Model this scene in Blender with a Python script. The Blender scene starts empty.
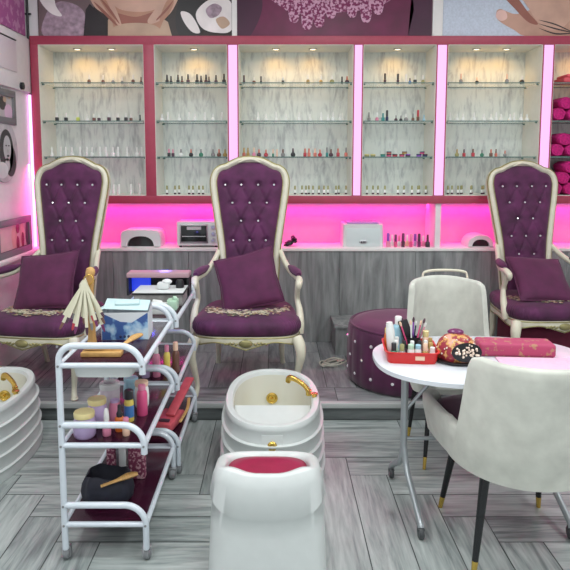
import bpy, bmesh, math, random
from mathutils import Vector, Matrix, Euler
random.seed(11)
PI = math.pi
C = bpy.context.scene.collection
SC = bpy.context.scene

# ------------------------------------------------------------------ materials
def nt(m):
    m.use_nodes = True
    return m.node_tree.nodes, m.node_tree.links, m.node_tree.nodes['Principled BSDF']

def mat(name, col, rough=.5, metal=0., vary=0., scale=20., bump=0., emit=None, es=0., coat=0., sheen=0., alpha=1., trans=0., stretch=(1, 1, 1)):
    m = bpy.data.materials.new(name)
    n, l, b = nt(m)
    b.inputs['Base Color'].default_value = (*col, 1)
    b.inputs['Roughness'].default_value = rough
    b.inputs['Metallic'].default_value = metal
    b.inputs['Coat Weight'].default_value = coat
    b.inputs['Sheen Weight'].default_value = sheen
    b.inputs['Alpha'].default_value = alpha
    b.inputs['Transmission Weight'].default_value = trans
    if emit:
        b.inputs['Emission Color'].default_value = (*emit, 1)
        b.inputs['Emission Strength'].default_value = es
    tc = n.new('ShaderNodeTexCoord'); mp = n.new('ShaderNodeMapping'); nz = n.new('ShaderNodeTexNoise')
    mp.inputs['Scale'].default_value = stretch
    nz.inputs['Scale'].default_value = scale; nz.inputs['Detail'].default_value = 5
    l.new(tc.outputs['Object'], mp.inputs['Vector']); l.new(mp.outputs[0], nz.inputs['Vector'])
    if vary:
        r = n.new('ShaderNodeValToRGB')
        r.color_ramp.elements[0].position = .3; r.color_ramp.elements[1].position = .7
        r.color_ramp.elements[0].color = (*[c * (1 - vary) for c in col], 1)
        r.color_ramp.elements[1].color = (*[min(1, c * (1 + vary)) for c in col], 1)
        l.new(nz.outputs['Fac'], r.inputs[0]); l.new(r.outputs[0], b.inputs['Base Color'])
    if bump:
        bp = n.new('ShaderNodeBump'); bp.inputs['Strength'].default_value = bump; bp.inputs['Distance'].default_value = .01
        l.new(nz.outputs['Fac'], bp.inputs['Height']); l.new(bp.outputs[0], b.inputs['Normal'])
    return m

def wood(name, stops, rough=.4, coord='Object', stretch=(14, 14, 1.2), plank=False, fine=3.0):
    m = bpy.data.materials.new(name)
    n, l, b = nt(m)
    b.inputs['Roughness'].default_value = rough
    tc = n.new('ShaderNodeTexCoord'); mp = n.new('ShaderNodeMapping'); mp.inputs['Scale'].default_value = stretch
    l.new(tc.outputs[coord], mp.inputs['Vector'])
    vec = mp.outputs[0]
    if plank:
        at_ = n.new('ShaderNodeAttribute'); at_.attribute_name = 'tone'
        vm = n.new('ShaderNodeVectorMath'); vm.operation = 'ADD'
        sc = n.new('ShaderNodeVectorMath'); sc.operation = 'SCALE'; sc.inputs['Scale'].default_value = 37.
        l.new(at_.outputs['Color'], sc.inputs[0]); l.new(mp.outputs[0], vm.inputs[0]); l.new(sc.outputs[0], vm.inputs[1])
        vec = vm.outputs[0]
    n1 = n.new('ShaderNodeTexNoise'); n1.inputs['Scale'].default_value = 1.; n1.inputs['Detail'].default_value = 7; n1.inputs['Roughness'].default_value = .62
    n1.inputs['Distortion'].default_value = .8
    n2 = n.new('ShaderNodeTexNoise'); n2.inputs['Scale'].default_value = fine; n2.inputs['Detail'].default_value = 3
    l.new(vec, n1.inputs['Vector']); l.new(vec, n2.inputs['Vector'])
    mx = n.new('ShaderNodeMath'); mx.operation = 'MULTIPLY_ADD'; mx.inputs[1].default_value = .3
    l.new(n2.outputs['Fac'], mx.inputs[0])
    a2 = n.new('ShaderNodeMath'); a2.operation = 'MULTIPLY_ADD'; a2.inputs[1].default_value = .85; a2.inputs[2].default_value = -.07
    l.new(n1.outputs['Fac'], a2.inputs[0]); l.new(a2.outputs[0], mx.inputs[2])
    out = mx.outputs[0]
    if plank:
        sp = n.new('ShaderNodeSeparateColor'); l.new(at_.outputs['Color'], sp.inputs[0])
        a3 = n.new('ShaderNodeMath'); a3.operation = 'MULTIPLY_ADD'; a3.inputs[1].default_value = .14
        a4 = n.new('ShaderNodeMath'); a4.operation = 'SUBTRACT'; a4.inputs[1].default_value = .07
        l.new(sp.outputs[0], a3.inputs[0]); l.new(out, a3.inputs[2]); l.new(a3.outputs[0], a4.inputs[0]); out = a4.outputs[0]
    r = n.new('ShaderNodeValToRGB'); e = r.color_ramp.elements
    e[0].position, e[0].color = stops[0][0], (*stops[0][1], 1)
    e[1].position, e[1].color = stops[-1][0], (*stops[-1][1], 1)
    for p, c in stops[1:-1]:
        x = e.new(p); x.color = (*c, 1)
    l.new(out, r.inputs[0]); l.new(r.outputs[0], b.inputs['Base Color'])
    bp = n.new('ShaderNodeBump'); bp.inputs['Strength'].default_value = .12; bp.inputs['Distance'].default_value = .004
    l.new(n1.outputs['Fac'], bp.inputs['Height']); l.new(bp.outputs[0], b.inputs['Normal'])
    return m

M = {}
M['floor'] = wood('grey_wood_tile', [(.24, (.11, .125, .13)), (.40, (.24, .275, .27)), (.54, (.36, .40, .39)), (.76, (.52, .56, .545))], .34, 'UV', (2.4, 24, 1), True)
M['platform'] = wood('platform_wood_tile', [(.28, (.09, .095, .10)), (.42, (.19, .20, .21)), (.56, (.29, .31, .315)), (.75, (.42, .44, .44))], .35, 'UV', (2.2, 18, 1), True)
M['grout'] = mat('dark_grout', (.10, .11, .11), .8, vary=.1)
M['panel'] = wood('grey_wood_panel', [(.26, (.09, .098, .10)), (.42, (.17, .182, .182)), (.56, (.265, .28, .278)), (.75, (.40, .42, .41))], .5, 'Object', (11, 11, 1.1), False)
M['paleback'] = wood('pale_grain_board', [(.26, (.32, .35, .35)), (.40, (.52, .56, .55)), (.52, (.70, .75, .71)), (.8, (.76, .80, .75))], .45, 'Object', (17, 17, 4.), False)
M['white'] = mat('white_paint', (.78, .76, .74), .6, vary=.03)
M['wallpink'] = mat('white_wall_paint', (.74, .70, .72), .6, vary=.03)
M['ceiling'] = mat('ceiling_paint', (.8, .8, .8), .8, vary=.02)
M['rose'] = mat('rose_red_lacquer', (.37, .048, .088), .45, vary=.06)
M['cabwhite'] = mat('cabinet_cream_white', (.78, .77, .70), .5, vary=.03)
M['trim'] = mat('pale_metal_trim', (.55, .57, .56), .35, .3)
M['bar'] = mat('lit_pink_acrylic', (.35, .15, .35), .4, emit=(.86, .50, .90), es=.92)
M['led'] = mat('pink_led_tube', (1, .6, .9), .4, emit=(1, .40, .92), es=1.6)
M['glass'] = mat('shelf_glass', (.75, .9, .86), .03, alpha=.22)
M['glassedge'] = mat('green_glass_edge', (.12, .20, .18), .2)
M['velvet'] = mat('purple_velvet', (.078, .010, .058), .75, vary=.4, scale=9, sheen=.12)
M['velvetp'] = mat('plum_pillow_velvet', (.088, .010, .054), .8, vary=.2, scale=12, sheen=.12)
M['pouf'] = mat('magenta_plum_velvet', (.075, .007, .050), .75, vary=.3, scale=7, sheen=.25)
M['cream'] = mat('ivory_lacquer_wood', (.66, .63, .50), .35, vary=.05)
M['oldgold'] = mat('antique_gold', (.30, .27, .12), .35, .5, vary=.2)
M['gold'] = mat('polished_gold', (.72, .50, .12), .22, .95)
M['crystal'] = mat('crystal', (.9, .88, .92), .08, .6, emit=(.9, .85, .95), es=0.0)
M['black'] = mat('black_plastic', (.012, .012, .015), .4)
M['blackl'] = mat('black_lacquer', (.010, .010, .012), .25)
M['dglass'] = mat('dark_oven_glass', (.02, .025, .025), .1)
M['metalw'] = mat('white_powder_coat', (.62, .68, .74), .3, vary=.03, coat=.3)
M['casterdark'] = mat('dark_caster', (.06, .065, .07), .4)
M['shelfp'] = mat('burgundy_shelf_glass', (.035, .006, .018), .2)
M['acryl'] = mat('white_fibreglass', (.62, .655, .645), .28, vary=.02, coat=.25)
M['bowl'] = mat('cream_basin_inside', (.68, .67, .58), .25, coat=.3)
M['redseat'] = mat('crimson_vinyl', (.28, .006, .045), .5, vary=.1)
M['tubvelvet'] = mat('ivory_velvet', (.56, .57, .51), .75, vary=.10, scale=14, sheen=.2)
M['plumseat'] = mat('dark_plum_seat', (.05, .008, .03), .8, vary=.2, sheen=.3)
M['tabletop'] = mat('white_laminate', (.68, .71, .76), .25, vary=.02)
M['silver'] = mat('silver_grey_tube', (.42, .45, .47), .35, .6)
M['steel'] = mat('brushed_steel', (.5, .5, .52), .3, .8)
M['wheel'] = mat('grey_rubber', (.22, .23, .24), .5)
M['red'] = mat('red_plastic', (.62, .02, .02), .35)
M['woodlt'] = mat('honey_wood', (.52, .30, .10), .5, vary=.2, scale=30, stretch=(1, 6, 1))
M['appl'] = mat('white_appliance', (.66, .68, .68), .35, vary=.02)
M['mauve'] = mat('mauve_plastic', (.42, .26, .30), .45)
M['blueglow'] = mat('blue_uv_light', (.05, .08, .5), .4, emit=(.02, .06, 1.), es=.6)
M['brocade'] = None
M['pinkpaper'] = mat('pink_towel', (.80, .50, .66), .8, vary=.05, bump=.2, scale=80)
M['magenta'] = mat('magenta_fabric', (.52, .01, .18), .8, vary=.25, bump=.3, scale=60)
M['cable'] = mat('white_cable', (.6, .58, .5), .5)
M['lamp'] = mat('warm_lamp', (1, .9, .7), .4, emit=(1, .80, .5), es=2.5)
M['fillpanel'] = mat('added_fill_panel', (1, 1, 1), .4, emit=(.95, 1, 1), es=2.)  # glowing face of the added ceiling panels
M['framegrey'] = mat('grey_picture_frame', (.16, .16, .17), .5)
COL = {
 'clear': (.80, .82, .80), 'white': (.8, .8, .78), 'black': (.02, .02, .025), 'dark': (.07, .03, .05), 'grey': (.25, .25, .25),
 'lime': (.55, .65, .12), 'brown': (.16, .07, .05), 'teal': (.03, .25, .24), 'red': (.45, .03, .05), 'coral': (.6, .17, .12),
 'pink': (.72, .25, .38), 'rosepink': (.65, .08, .22), 'gold': (.45, .30, .10), 'yellow': (.75, .6, .12), 'orange': (.62, .15, .02), 'lilac': (.5, .38, .62),
 'blue': (.06, .2, .5), 'sky': (.35, .6, .72), 'navy': (.02, .03, .10), 'green': (.05, .22, .14), 'peach': (.8, .55, .4), 'mint': (.5, .72, .55),
 'khaki': (.34, .33, .14), 'plum': (.15, .02, .10), 'violet': (.25, .06, .45), 'paleyellow': (.74, .64, .30), 'tan': (.55, .38, .18)}
_cm = {}
def cm(k, rough=.3):
    if k not in _cm: _cm[k] = mat(k + '_gloss', COL[k], rough, coat=.2)
    return _cm[k]

def pattern_mat(name, base, c2, scale=40, thr=.55, rough=.7, c3=None):
    m = bpy.data.materials.new(name); n, l, b = nt(m)
    b.inputs['Roughness'].default_value = rough
    tc = n.new('ShaderNodeTexCoord'); v = n.new('ShaderNodeTexNoise'); v.inputs['Scale'].default_value = scale; v.inputs['Detail'].default_value = 4
    r = n.new('ShaderNodeValToRGB'); e = r.color_ramp.elements
    e[0].position, e[0].color = thr - .03, (*base, 1); e[1].position, e[1].color = thr + .03, (*c2, 1)
    if c3:
        x = e.new(thr + .15); x.color = (*c3, 1)
    l.new(tc.outputs['Object'], v.inputs['Vector']); l.new(v.outputs['Fac'], r.inputs[0]); l.new(r.outputs[0], b.inputs['Base Color'])
    return m
M['brocade'] = pattern_mat('rose_gold_brocade', (.42, .055, .13), (.42, .22, .13), 45, .6)
M['floralpack'] = pattern_mat('floral_packet', (.20, .03, .08), (.6, .35, .4), 60, .55)
M['jewel'] = pattern_mat('jewelled_cloth', (.30, .02, .04), (.60, .34, .08), 40, .48, .4, (.75, .35, .28))
M['bluewave'] = pattern_mat('blue_wave_print', (.04, .10, .30), (.22, .40, .62), 14, .5, .4, (.55, .68, .78))
M['wallart'] = pattern_mat('purple_damask', (.40, .10, .30), (.55, .25, .45), 16, .52)

# ------------------------------------------------------------------ mesh builder
def cr(pts, n=6, closed=False):
    P = [Vector(p) for p in pts]; out = []; N = len(P)
    rng = range(N) if closed else range(N - 1)
    for i in rng:
        p0 = P[(i - 1) % N] if (closed or i > 0) else P[0] * 2 - P[1]
        p1 = P[i]; p2 = P[(i + 1) % N]
        p3 = P[(i + 2) % N] if (closed or i + 2 < N) else P[-1] * 2 - P[-2]
        for k in range(n):
            t = k / n
            out.append(.5 * ((2 * p1) + (p2 - p0) * t + (2 * p0 - 5 * p1 + 4 * p2 - p3) * t * t + (3 * p1 - p0 - 3 * p2 + p3) * t ** 3))
    if not closed: out.append(P[-1])
    return out

def crv(vals, n=6):
    return [v.x for v in cr([(v, 0, 0) for v in vals], n)]

class MB:
    def __init__(s): s.bm = bmesh.new()
    def _add(s, t, mi, M4=None):
        me = bpy.data.meshes.new('t'); 
        for f in t.faces: f.material_index = mi
        if M4 is not None: bmesh.ops.transform(t, matrix=M4, verts=t.verts)
        t.to_mesh(me); t.free(); s.bm.from_mesh(me); bpy.data.meshes.remove(me)
        return s
    def box(s, c, d, bev=0, mi=0, rot=None, seg=2):
        t = bmesh.new(); bmesh.ops.create_cube(t, size=1)
        bmesh.ops.scale(t, vec=d, verts=t.verts)
        if bev: bmesh.ops.bevel(t, geom=t.edges[:], offset=bev, segments=seg, affect='EDGES', profile=.5)
        M4 = Matrix.Translation(c) @ (Euler(rot).to_matrix().to_4x4() if rot else Matrix.Identity(4))
        return s._add(t, mi, M4)
    def bb(s, x0, x1, y0, y1, z0, z1, bev=0, mi=0):
        return s.box(((x0 + x1) / 2, (y0 + y1) / 2, (z0 + z1) / 2), (x1 - x0, y1 - y0, z1 - z0), bev, mi)
    def sphere(s, c, r, seg=16, mi=0, rot=None):
        t = bmesh.new(); bmesh.ops.create_uvsphere(t, u_segments=seg, v_segments=max(6, seg // 2), radius=1)
        if not hasattr(r, '__len__'): r = (r, r, r)
        bmesh.ops.scale(t, vec=r, verts=t.verts)
        M4 = Matrix.Translation(c) @ (Euler(rot).to_matrix().to_4x4() if rot else Matrix.Identity(4))
        return s._add(t, mi, M4)
    def loft(s, rings, cap0=True, cap1=True, closed=True, mi=0):
        bm = s.bm; V = [[bm.verts.new(p) for p in r] for r in rings]
        n = len(V[0])
        for a, b in zip(V[:-1], V[1:]):
            for i in range(n if closed else n - 1):
                j = (i + 1) % n
                try: bm.faces.new((a[i], a[j], b[j], b[i])).material_index = mi
                except ValueError: pass
        if cap0 and n > 2: bm.faces.new(V[0][::-1]).material_index = mi
        if cap1 and n > 2: bm.faces.new(V[-1]).material_index = mi
        return s
    def ringloop(s, rings, mi=0):          # torus-like loft (last joins first)
        bm = s.bm; V = [[bm.verts.new(p) for p in r] for r in rings]; n = len(V[0]); m = len(V)
        for k in range(m):
            a, b = V[k], V[(k + 1) % m]
            for i in range(n):
                j = (i + 1) % n
                bm.faces.new((a[i], a[j], b[j], b[i])).material_index = mi
        return s
    def lathe(s, prof, c=(0, 0, 0), seg=24, mi=0, rot=None, sx=1, sy=1):
        R = Euler(rot).to_matrix() if rot else Matrix.Identity(3)
        rings = []
        for r, z in prof:
            r = max(r, 1e-5)
            rings.append([Vector(c) + R @ Vector((r * sx * math.cos(2 * PI * i / seg), r * sy * math.sin(2 * PI * i / seg), z)) for i in range(seg)])
        return s.loft(rings, True, True, True, mi)
    def tube(s, pts, r, seg=10, closed=False, mi=0, flat=1., up=None):
        P = [Vector(p) for p in pts]; N = len(P)
        if not hasattr(r, '__len__'): r = [r] * N
        elif len(r) != N:
            r = [r[min(len(r) - 2, int(i / (N - 1) * (len(r) - 1)))] * (1 - (i / (N - 1) * (len(r) - 1) - min(len(r) - 2, int(i / (N - 1) * (len(r) - 1))))) + r[min(len(r) - 2, int(i / (N - 1) * (len(r) - 1))) + 1] * (i / (N - 1) * (len(r) - 1) - min(len(r) - 2, int(i / (N - 1) * (len(r) - 1)))) for i in range(N)]
        T = []
        for i in range(N):
            a = P[(i - 1) % N] if (closed or i > 0) else P[0]; b = P[(i + 1) % N] if (closed or i < N - 1) else P[-1]
            d = (b - a); T.append(d.normalized() if d.length > 1e-9 else Vector((0, 0, 1)))
        u = Vector(up) if up else (Vector((0, 0, 1)) if abs(T[0].z) < .9 else Vector((0, 1, 0)))
        rings = []
        for i in range(N):
            w = T[i].cross(u)
            if w.length < 1e-6: w = T[i].cross(Vector((1, 0, 0)))
            w.normalize(); v = w.cross(T[i]).normalized()
            if not up: u = v
            rings.append([P[i] + w * (r[i] * math.cos(2 * PI * k / seg)) + v * (r[i] * flat * math.sin(2 * PI * k / seg)) for k in range(seg)])
        return s.ringloop(rings, mi) if closed else s.loft(rings, True, True, True, mi)
    def cyl(s, a, b, r, r2=None, seg=14, mi=0): return s.tube([a, b], [r, r if r2 is None else r2], seg, False, mi)
    def prism(s, poly, h, M4=None, mi=0):
        t = bmesh.new(); v = [t.verts.new((x, y, 0)) for x, y in poly]; f = t.faces.new(v)
        if h:
            g = bmesh.ops.extrude_face_region(t, geom=[f]); vs = [e for e in g['geom'] if isinstance(e, bmesh.types.BMVert)]
            bmesh.ops.translate(t, vec=(0, 0, h), verts=vs)
        return s._add(t, mi, M4)
    def build(s, name, mats, parent=None, ang=40, loc=None, rot=None):
        if not isinstance(mats, (list, tuple)): mats = [mats]
        bm = s.bm
        bmesh.ops.remove_doubles(bm, verts=bm.verts, dist=1e-6)
        bmesh.ops.recalc_face_normals(bm, faces=bm.faces)
        me = bpy.data.meshes.new(name); bm.to_mesh(me); bm.free()
        for m in mats: me.materials.append(m)
        me.shade_smooth()
        me.set_sharp_from_angle(angle=math.radians(ang))
        o = bpy.data.objects.new(name, me); C.objects.link(o)
        if parent: o.parent = parent
        if loc: o.location = loc
        if rot: o.rotation_euler = rot
        return o

def tag(o, label=None, cat=None, group=None, kind=None):
    if label: o['label'] = label
    if cat: o['category'] = cat
    if group: o['group'] = group
    if kind: o['kind'] = kind
    return o
def thing(name, label, cat, loc=(0, 0, 0), rz=0, group=None):
    o = bpy.data.objects.new(name, None); C.objects.link(o); o.empty_display_size = .1
    o.location = loc; o.rotation_euler = (0, 0, rz)
    return tag(o, label, cat, group)
def copy_tree(o, parent=None):
    c = o.copy(); C.objects.link(c)
    if parent: c.parent = parent
    for ch in list(o.children): copy_tree(ch, c)
    return c
def struct(o): o['kind'] = 'structure'; return o

# world position of a photo point on a plane of constant depth Y (metres)
F, CX, CY, H = 617., 275., 227., 1.62
cs, sn = math.cos(math.radians(6)), math.sin(math.radians(6))
def at(px, py, Y):
    u, v = (px - CX) / F, (CY - py) / F
    k = Y / (cs + v * sn)
    return Vector((u * k, Y, H + (v * cs - sn) * k))
def ell(a, b, z, n=2., N=48, cx=0, cy=0, f=None):
    out = []
    for i in range(N):
        t = 2 * PI * i / N; c, s_ = math.cos(t), math.sin(t)
        r = 1. if f is None else f(t)
        out.append(Vector((cx + r * a * math.copysign(abs(c) ** (2 / n), c), cy + r * b * math.copysign(abs(s_) ** (2 / n), s_), z)))
    return out

# ------------------------------------------------------------------ camera
cam = bpy.data.cameras.new('camera'); co = bpy.data.objects.new('camera', cam); C.objects.link(co)
co.location = (0, 0, H); co.rotation_euler = (math.radians(84), 0, 0)
cam.sensor_width = 36; cam.lens = F / 570 * 36; cam.shift_x = 10 / 570; cam.shift_y = -58 / 570; cam.clip_start = .05
SC.camera = co

# ------------------------------------------------------------------ room
XL, XR, YP, YC, YB = -2.0, 3.3, 3.75, 5.08, 5.45
def planks(name, rects, z, base, m, gap=.005):
    """rects: (x0,x1,y0,y1,along_x)"""
    bm = bmesh.new(); uv = bm.loops.layers.uv.new('UVMap'); cl = bm.loops.layers.float_color.new('tone')
    x0, x1, y0, y1 = base
    f = bm.faces.new([bm.verts.new(p) for p in ((x0, y0, z - .004), (x1, y0, z - .004), (x1, y1, z - .004), (x0, y1, z - .004))]); f.material_index = 1
    for (a, b, c, d, ax) in rects:
        a, b, c, d = max(a, x0), min(b, x1), max(c, y0), min(d, y1)
        if b - a < .01 or d - c < .01: continue
        a += gap / 2; b -= gap / 2; c += gap / 2; d -= gap / 2
        t = random.random(), random.random(), random.random()
        V = [bm.verts.new(p) for p in ((a, c, z), (b, c, z), (b, d, z), (a, d, z))]
        f = bm.faces.new(V)
        for lp in f.loops:
            p = lp.vert.co; lp[uv].uv = (p.x, p.y) if ax else (p.y, p.x); lp[cl] = (*t, 1)
    me = bpy.data.meshes.new(name); bm.to_mesh(me); bm.free(); me.materials.append(m); me.materials.append(M['grout'])
    o = bpy.data.objects.new(name, me); C.objects.link(o); return o
W_, NL = .19, 5
R = []
ox, oy = .39, 3.06 - 2 * NL * W_
for i in range(-16, 18):
    for j in range(-20, 16):
        s_ = (i + j) % (2 * NL)
        x, y = ox + i * W_, oy + j * W_
        if s_ == 0: R.append((x, x + NL * W_, y, y + W_, True))
        if s_ == NL: R.append((x, x + W_, y, y + NL * W_, False))
struct(planks('floor', R, 0, (XL, XR, -1.2, YP), M['floor']))
m = MB(); m.bb(XL, XR, -1.2, YB, -.06, -.006); struct(m.build('floor_slab', M['grout']))
# platform
R = []
x = XL; k = 0
while x < XR:
    R.append((x, x + .6, YP, 4.02, True)); x += .6
x = XL - .05
while x < XR:
    off = (0, .5)[k % 2]; R.append((x, x + .2, 4.02, 4.55 + off * .5, False)); R.append((x, x + .2, 4.55 + off * .5, YC, False)); x += .2; k += 1
struct(planks('floor_platform', R, .11, (XL, XR, YP, YC), M['platform']))
m = MB(); m.bb(XL, XR, YP + .004, YC, 0, .104); struct(m.build('floor_platform_riser', wood('riser_wood', [(.3, (.07, .08, .08)), (.7, (.20, .22, .22))], .5, 'Object', (1.5, 10, 14))))
m = MB(); m.bb(XL, XR, YP - .012, YP + .03, .080, .1135, .003); struct(m.build('trim_1', M['trim']))
# dado with seams
m = MB()
xs = [XL, -1.35, -.72, -.09, .54, 1.17, 1.8, 2.43, XR]
for a, b in zip(xs[:-1], xs[1:]): m.bb(a + .0015, b - .0015, YC, YC + .03, .11, .885)
struct(m.build('wall_dado', M['panel']))
m = MB(); m.bb(XL, XR, YC + .03, YB, 0, .884); struct(m.build('wall_dado_core', M['grout']))
# counter top (continuous worktop)
m = MB(); m.bb(XL, XR, YC - .012, YB, .885, .91, .003)
tag(m.build('countertop', M['white']), 'long white worktop running along the grey wood wall under the pink lit niche', 'countertop')
# back wall niche, upper wall
m = MB(); m.bb(XL, XR, YB, YB + .08, 0, 3.3); struct(m.build('wall_back', mat('pink_glow_wall', (.74, .42, .66), .5, vary=.03)))  # pink LED glow put into the base colour of a white wall
m = MB(); m.bb(XL, XR, 5.12, YB, 2.63, 3.3); struct(m.build('wall_back_bulkhead', M['wallpink']))
a = at(436, 220, YC).x; m = MB(); m.bb(a, a + .045, YC + .02, YB, .91, 1.28); struct(m.build('trim_2', M['wallpink']))
m = MB(); m.bb(XL - .08, XL, -1.2, YB, 0, 3.3); struct(m.build('wall_left', M['wallpink']))
m = MB(); m.bb(XR, XR + .08, -1.2, YB, 0, 3.3); struct(m.build('wall_right', M['wallpink']))
m = MB(); m.bb(XL, XR, -1.2, YB, 3.3, 3.38); struct(m.build('ceiling', M['ceiling']))
m = MB(); m.bb(XL, -1.92, 3.2, YC - .012, .89, .92, .004); struct(m.build('trim_3', M['white']))

# ------------------------------------------------------------------ display cabinet
cab = thing('display_cabinet', 'rose red wall cabinet with lit open bays, glass shelves and pink light bars', 'cabinet', (0, YC, 1.28))
def K(p, z): return (p - Vector((0, YC, 1.28)))
bays = [(-1.907, -1.06), (-.975, -.385), (-.295, .632), (.712, 1.300), (1.392, 2.155), (2.25, 3.1)]
uprights = [(XL + .03, -1.907, 0), (-1.06, -.975, 0), (-.385, -.295, 1), (.632, .712, 1), (1.300, 1.392, 1), (2.155, 2.25, 1), (3.1, 3.19, 1)]
zb, zt = 1.345, 2.56
m = MB()
m.bb(XL + .03, 3.19, 0, .36, 0, .065, .002); m.bb(XL + .03, 3.19, 0, .36, zt - 1.28, 2.628 - 1.28, .002)
for a, b, lit in uprights:
    if not lit: m.bb(a, b, 0, .36, .065, zt - 1.28, .001)
    else:
        m.bb(a, a + .010, 0, .36, .065, zt - 1.28); m.bb(b - .010, b, 0, .36, .065, zt - 1.28)
m.build('frame', M['rose'], cab)
for a, b in bays:
    m = MB(); t = .004
    m.bb(a, b, .34, .355, .065, zt - 1.28)
    m.build('back_panel', M['paleback'], cab)
    m = MB()
    m.bb(a, a + t, .004, .34, .065, zt - 1.28); m.bb(b - t, b, .004, .34, .065, zt - 1.28)
    m.bb(a, b, .004, .34, zt - 1.28 - t, zt - 1.28); m.bb(a, b, .004, .34, .065, .065 + t)
    m.build('bay_lining', M['cabwhite'], cab)
for a, b, lit in uprights:
    if lit:
        m = MB(); m.bb(a + .010, b - .010, .004, .02, .068, zt - 1.283); m.build('light_bar', M['bar'], cab)['label'] = 'glowing pink white vertical light bar'
shelfz = [2.257, 1.950, 1.658]
for a, b in bays:
    for z in shelfz:
        m = MB(); m.bb(a + .006, b - .006, .03, .335, z - 1.28, z - 1.272)
        m.bb(a + .006, b - .006, .026, .03, z - 1.28, z - 1.272, mi=1)
        m.bb(a + .006, b - .006, .335, .339, z - 1.28, z - 1.272, mi=1)
        for xx in (a + .012, b - .012):
            for yy in (.05, .30): m.cyl((xx - .008, yy, z - 1.286), (xx + .012, yy, z - 1.286), .006, mi=1, seg=8)
        m.build('glass_shelf', [M['glass'], M['glassedge']], cab)
dl = [(77, 0), (111, 0), (194, 0), (276, 0), (313, 0), (398, 0), (477, 0), (507, 0), (585, 0)]
for px, _ in dl:
    X = at(px, 48, 5.24).x
    m = MB(); m.lathe([(.036, 0), (.036, -.006), (.027, -.008), (.027, -.002), (.0, -.002)], (X, .17, zt - 1.28 - .004), 20)
    dlr = m.build('downlight', M['steel'], cab)
    m = MB(); m.lathe([(.026, -.001), (.02, -.004), (0, -.005)], (X, .17, zt - 1.28 - .0055), 16); m.build('bulb', M['lamp'], dlr)
    L = bpy.data.lights.new('downlight_spot', 'SPOT'); L.color = (1, .48, .07); L.energy = 2.0; L.spot_size = math.radians(140); L.spot_blend = .9; L.shadow_soft_size = .02
    lo = bpy.data.objects.new('downlight_spot', L); C.objects.link(lo); lo.location = (X, YC + .17, zt - .02)
    lo.rotation_euler = (math.radians(22), 0, 0)

# ------------------------------------------------------------------ small bottles
_bt = {}
def bottle_mesh(kind, body, cap, s=1.):
    key = (kind, body, cap, s)
    if key in _bt: return _bt[key]
    m = MB()
    if kind == 'polish':    # squat bottle with tall cap
        m.lathe([(.0, 0), (.013, 0), (.0145, .004), (.0145, .026), (.011, .032), (.006, .035), (.006, .037)], seg=12, mi=0)
        m.lathe([(.0075, .036), (.0078, .038), (.006, .072), (.0045, .075), (0, .075)], seg=12, mi=1)
    elif kind == 'square':
        m.box((0, 0, .017), (.027, .027, .034), .004, 0)
        m.lathe([(.0075, .033), (.0078, .036), (.0068, .068), (0, .069)], seg=12, mi=1)
    elif kind == 'round':
        m.lathe([(0, 0), (.012, 0), (.018, .008), (.018, .02), (.012, .03), (.006, .033)], seg=14, mi=0)
        m.lathe([(.0075, .033), (.0075, .036), (.0055, .062), (0, .064)], seg=12, mi=1)
    elif kind == 'slim':
        m.lathe([(0, 0), (.010, 0), (.0105, .003), (.0105, .03), (.007, .034)], seg=12, mi=0)
        m.lathe([(.008, .034), (.008, .074), (.006, .078), (0, .078)], seg=12, mi=1)
    elif kind == 'vial':
        m.lathe([(0, 0), (.0095, 0), (.0105, .003), (.0105, .012), (.009, .013)], seg=12, mi=0)
        m.lathe([(.009, .013), (.010, .014), (.010, .036), (.007, .040)], seg=12, mi=2)
        m.lathe([(.0075, .040), (.008, .041), (.0075, .070), (.006, .074), (0, .074)], seg=12, mi=1)
    elif kind == 'jar':
        m.lathe([(0, 0), (.027, 0), (.029, .004), (.029, .016), (.026, .018)], seg=18, mi=0)
        m.lathe([(.030, .017), (.030, .028), (.028, .030), (0, .030)], seg=18, mi=1)
    o = m.build('tmp', [cm(body), cm(cap), cm('clear')])
    me = o.data; bpy.data.objects.remove(o)
    if s != 1.: me.transform(Matrix.Scale(s, 4))
    _bt[key] = me
    return me
ORD = ['first', 'second', 'third', 'fourth', 'fifth', 'sixth', 'seventh', 'eighth', 'ninth', 'tenth', 'eleventh', 'twelfth', 'thirteenth', 'fourteenth', 'fifteenth', 'sixteenth', 'seventeenth']
BAY = ['leftmost bay', 'second bay', 'middle bay', 'fourth bay', 'fifth bay', 'towel bay']
ROW = ['top shelf', 'second shelf', 'third shelf', 'floor']
def cname(k): return {'paleyellow': 'pale yellow', 'rosepink': 'deep pink', 'sky': 'pale blue', 'dark': 'dark plum'}.get(k, k)
def row(bay, rw, items, y=5.22):
    """items: (px, kind, body, cap[, scale])"""
    z = (shelfz[rw] + .0081) if rw < 3 else zb + .0042
    items = sorted(items, key=lambda q: q[0]); last = None
    for i, it in enumerate(items):
        px, kind, body, cap = it[:4]; s = it[4] if len(it) > 4 else 1.
        yy = y + (.012 if i % 2 else -.008)
        py = [82, 120, 156, 192][rw]
        X = at(px, py - 4, yy).x
        a, b = bays[bay]; X = min(max(X, a + .022), b - .022)
        if last is not None and X - last < .030 * s: yy = last_y + .042 if last_y < y + .02 else y - .04
        last, last_y = X, yy
        nm = 'cosmetic_jar' if kind == 'jar' else 'nail_polish_bottle'
        o = bpy.data.objects.new(nm, bottle_mesh(kind, body, cap, s)); C.objects.link(o)
        o.location = (X, yy, z)
        w = 'jar' if kind == 'jar' else 'bottle'
        if kind == 'vial': d = 'small clear bottle with dark base and khaki cap'
        elif kind == 'jar': d = f'{cname(body)} jar with {cname(cap)} lid'
        elif body == cap: d = f'{cname(body)} bottle'
        else: d = f'{cname(body)} bottle with {cname(cap)} cap'
        tag(o, f'{d}, {ORD[i]} from left, {ROW[rw]} of {BAY[bay]}', w, f'bottles on the {ROW[rw]} of the {BAY[bay]}')
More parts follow.
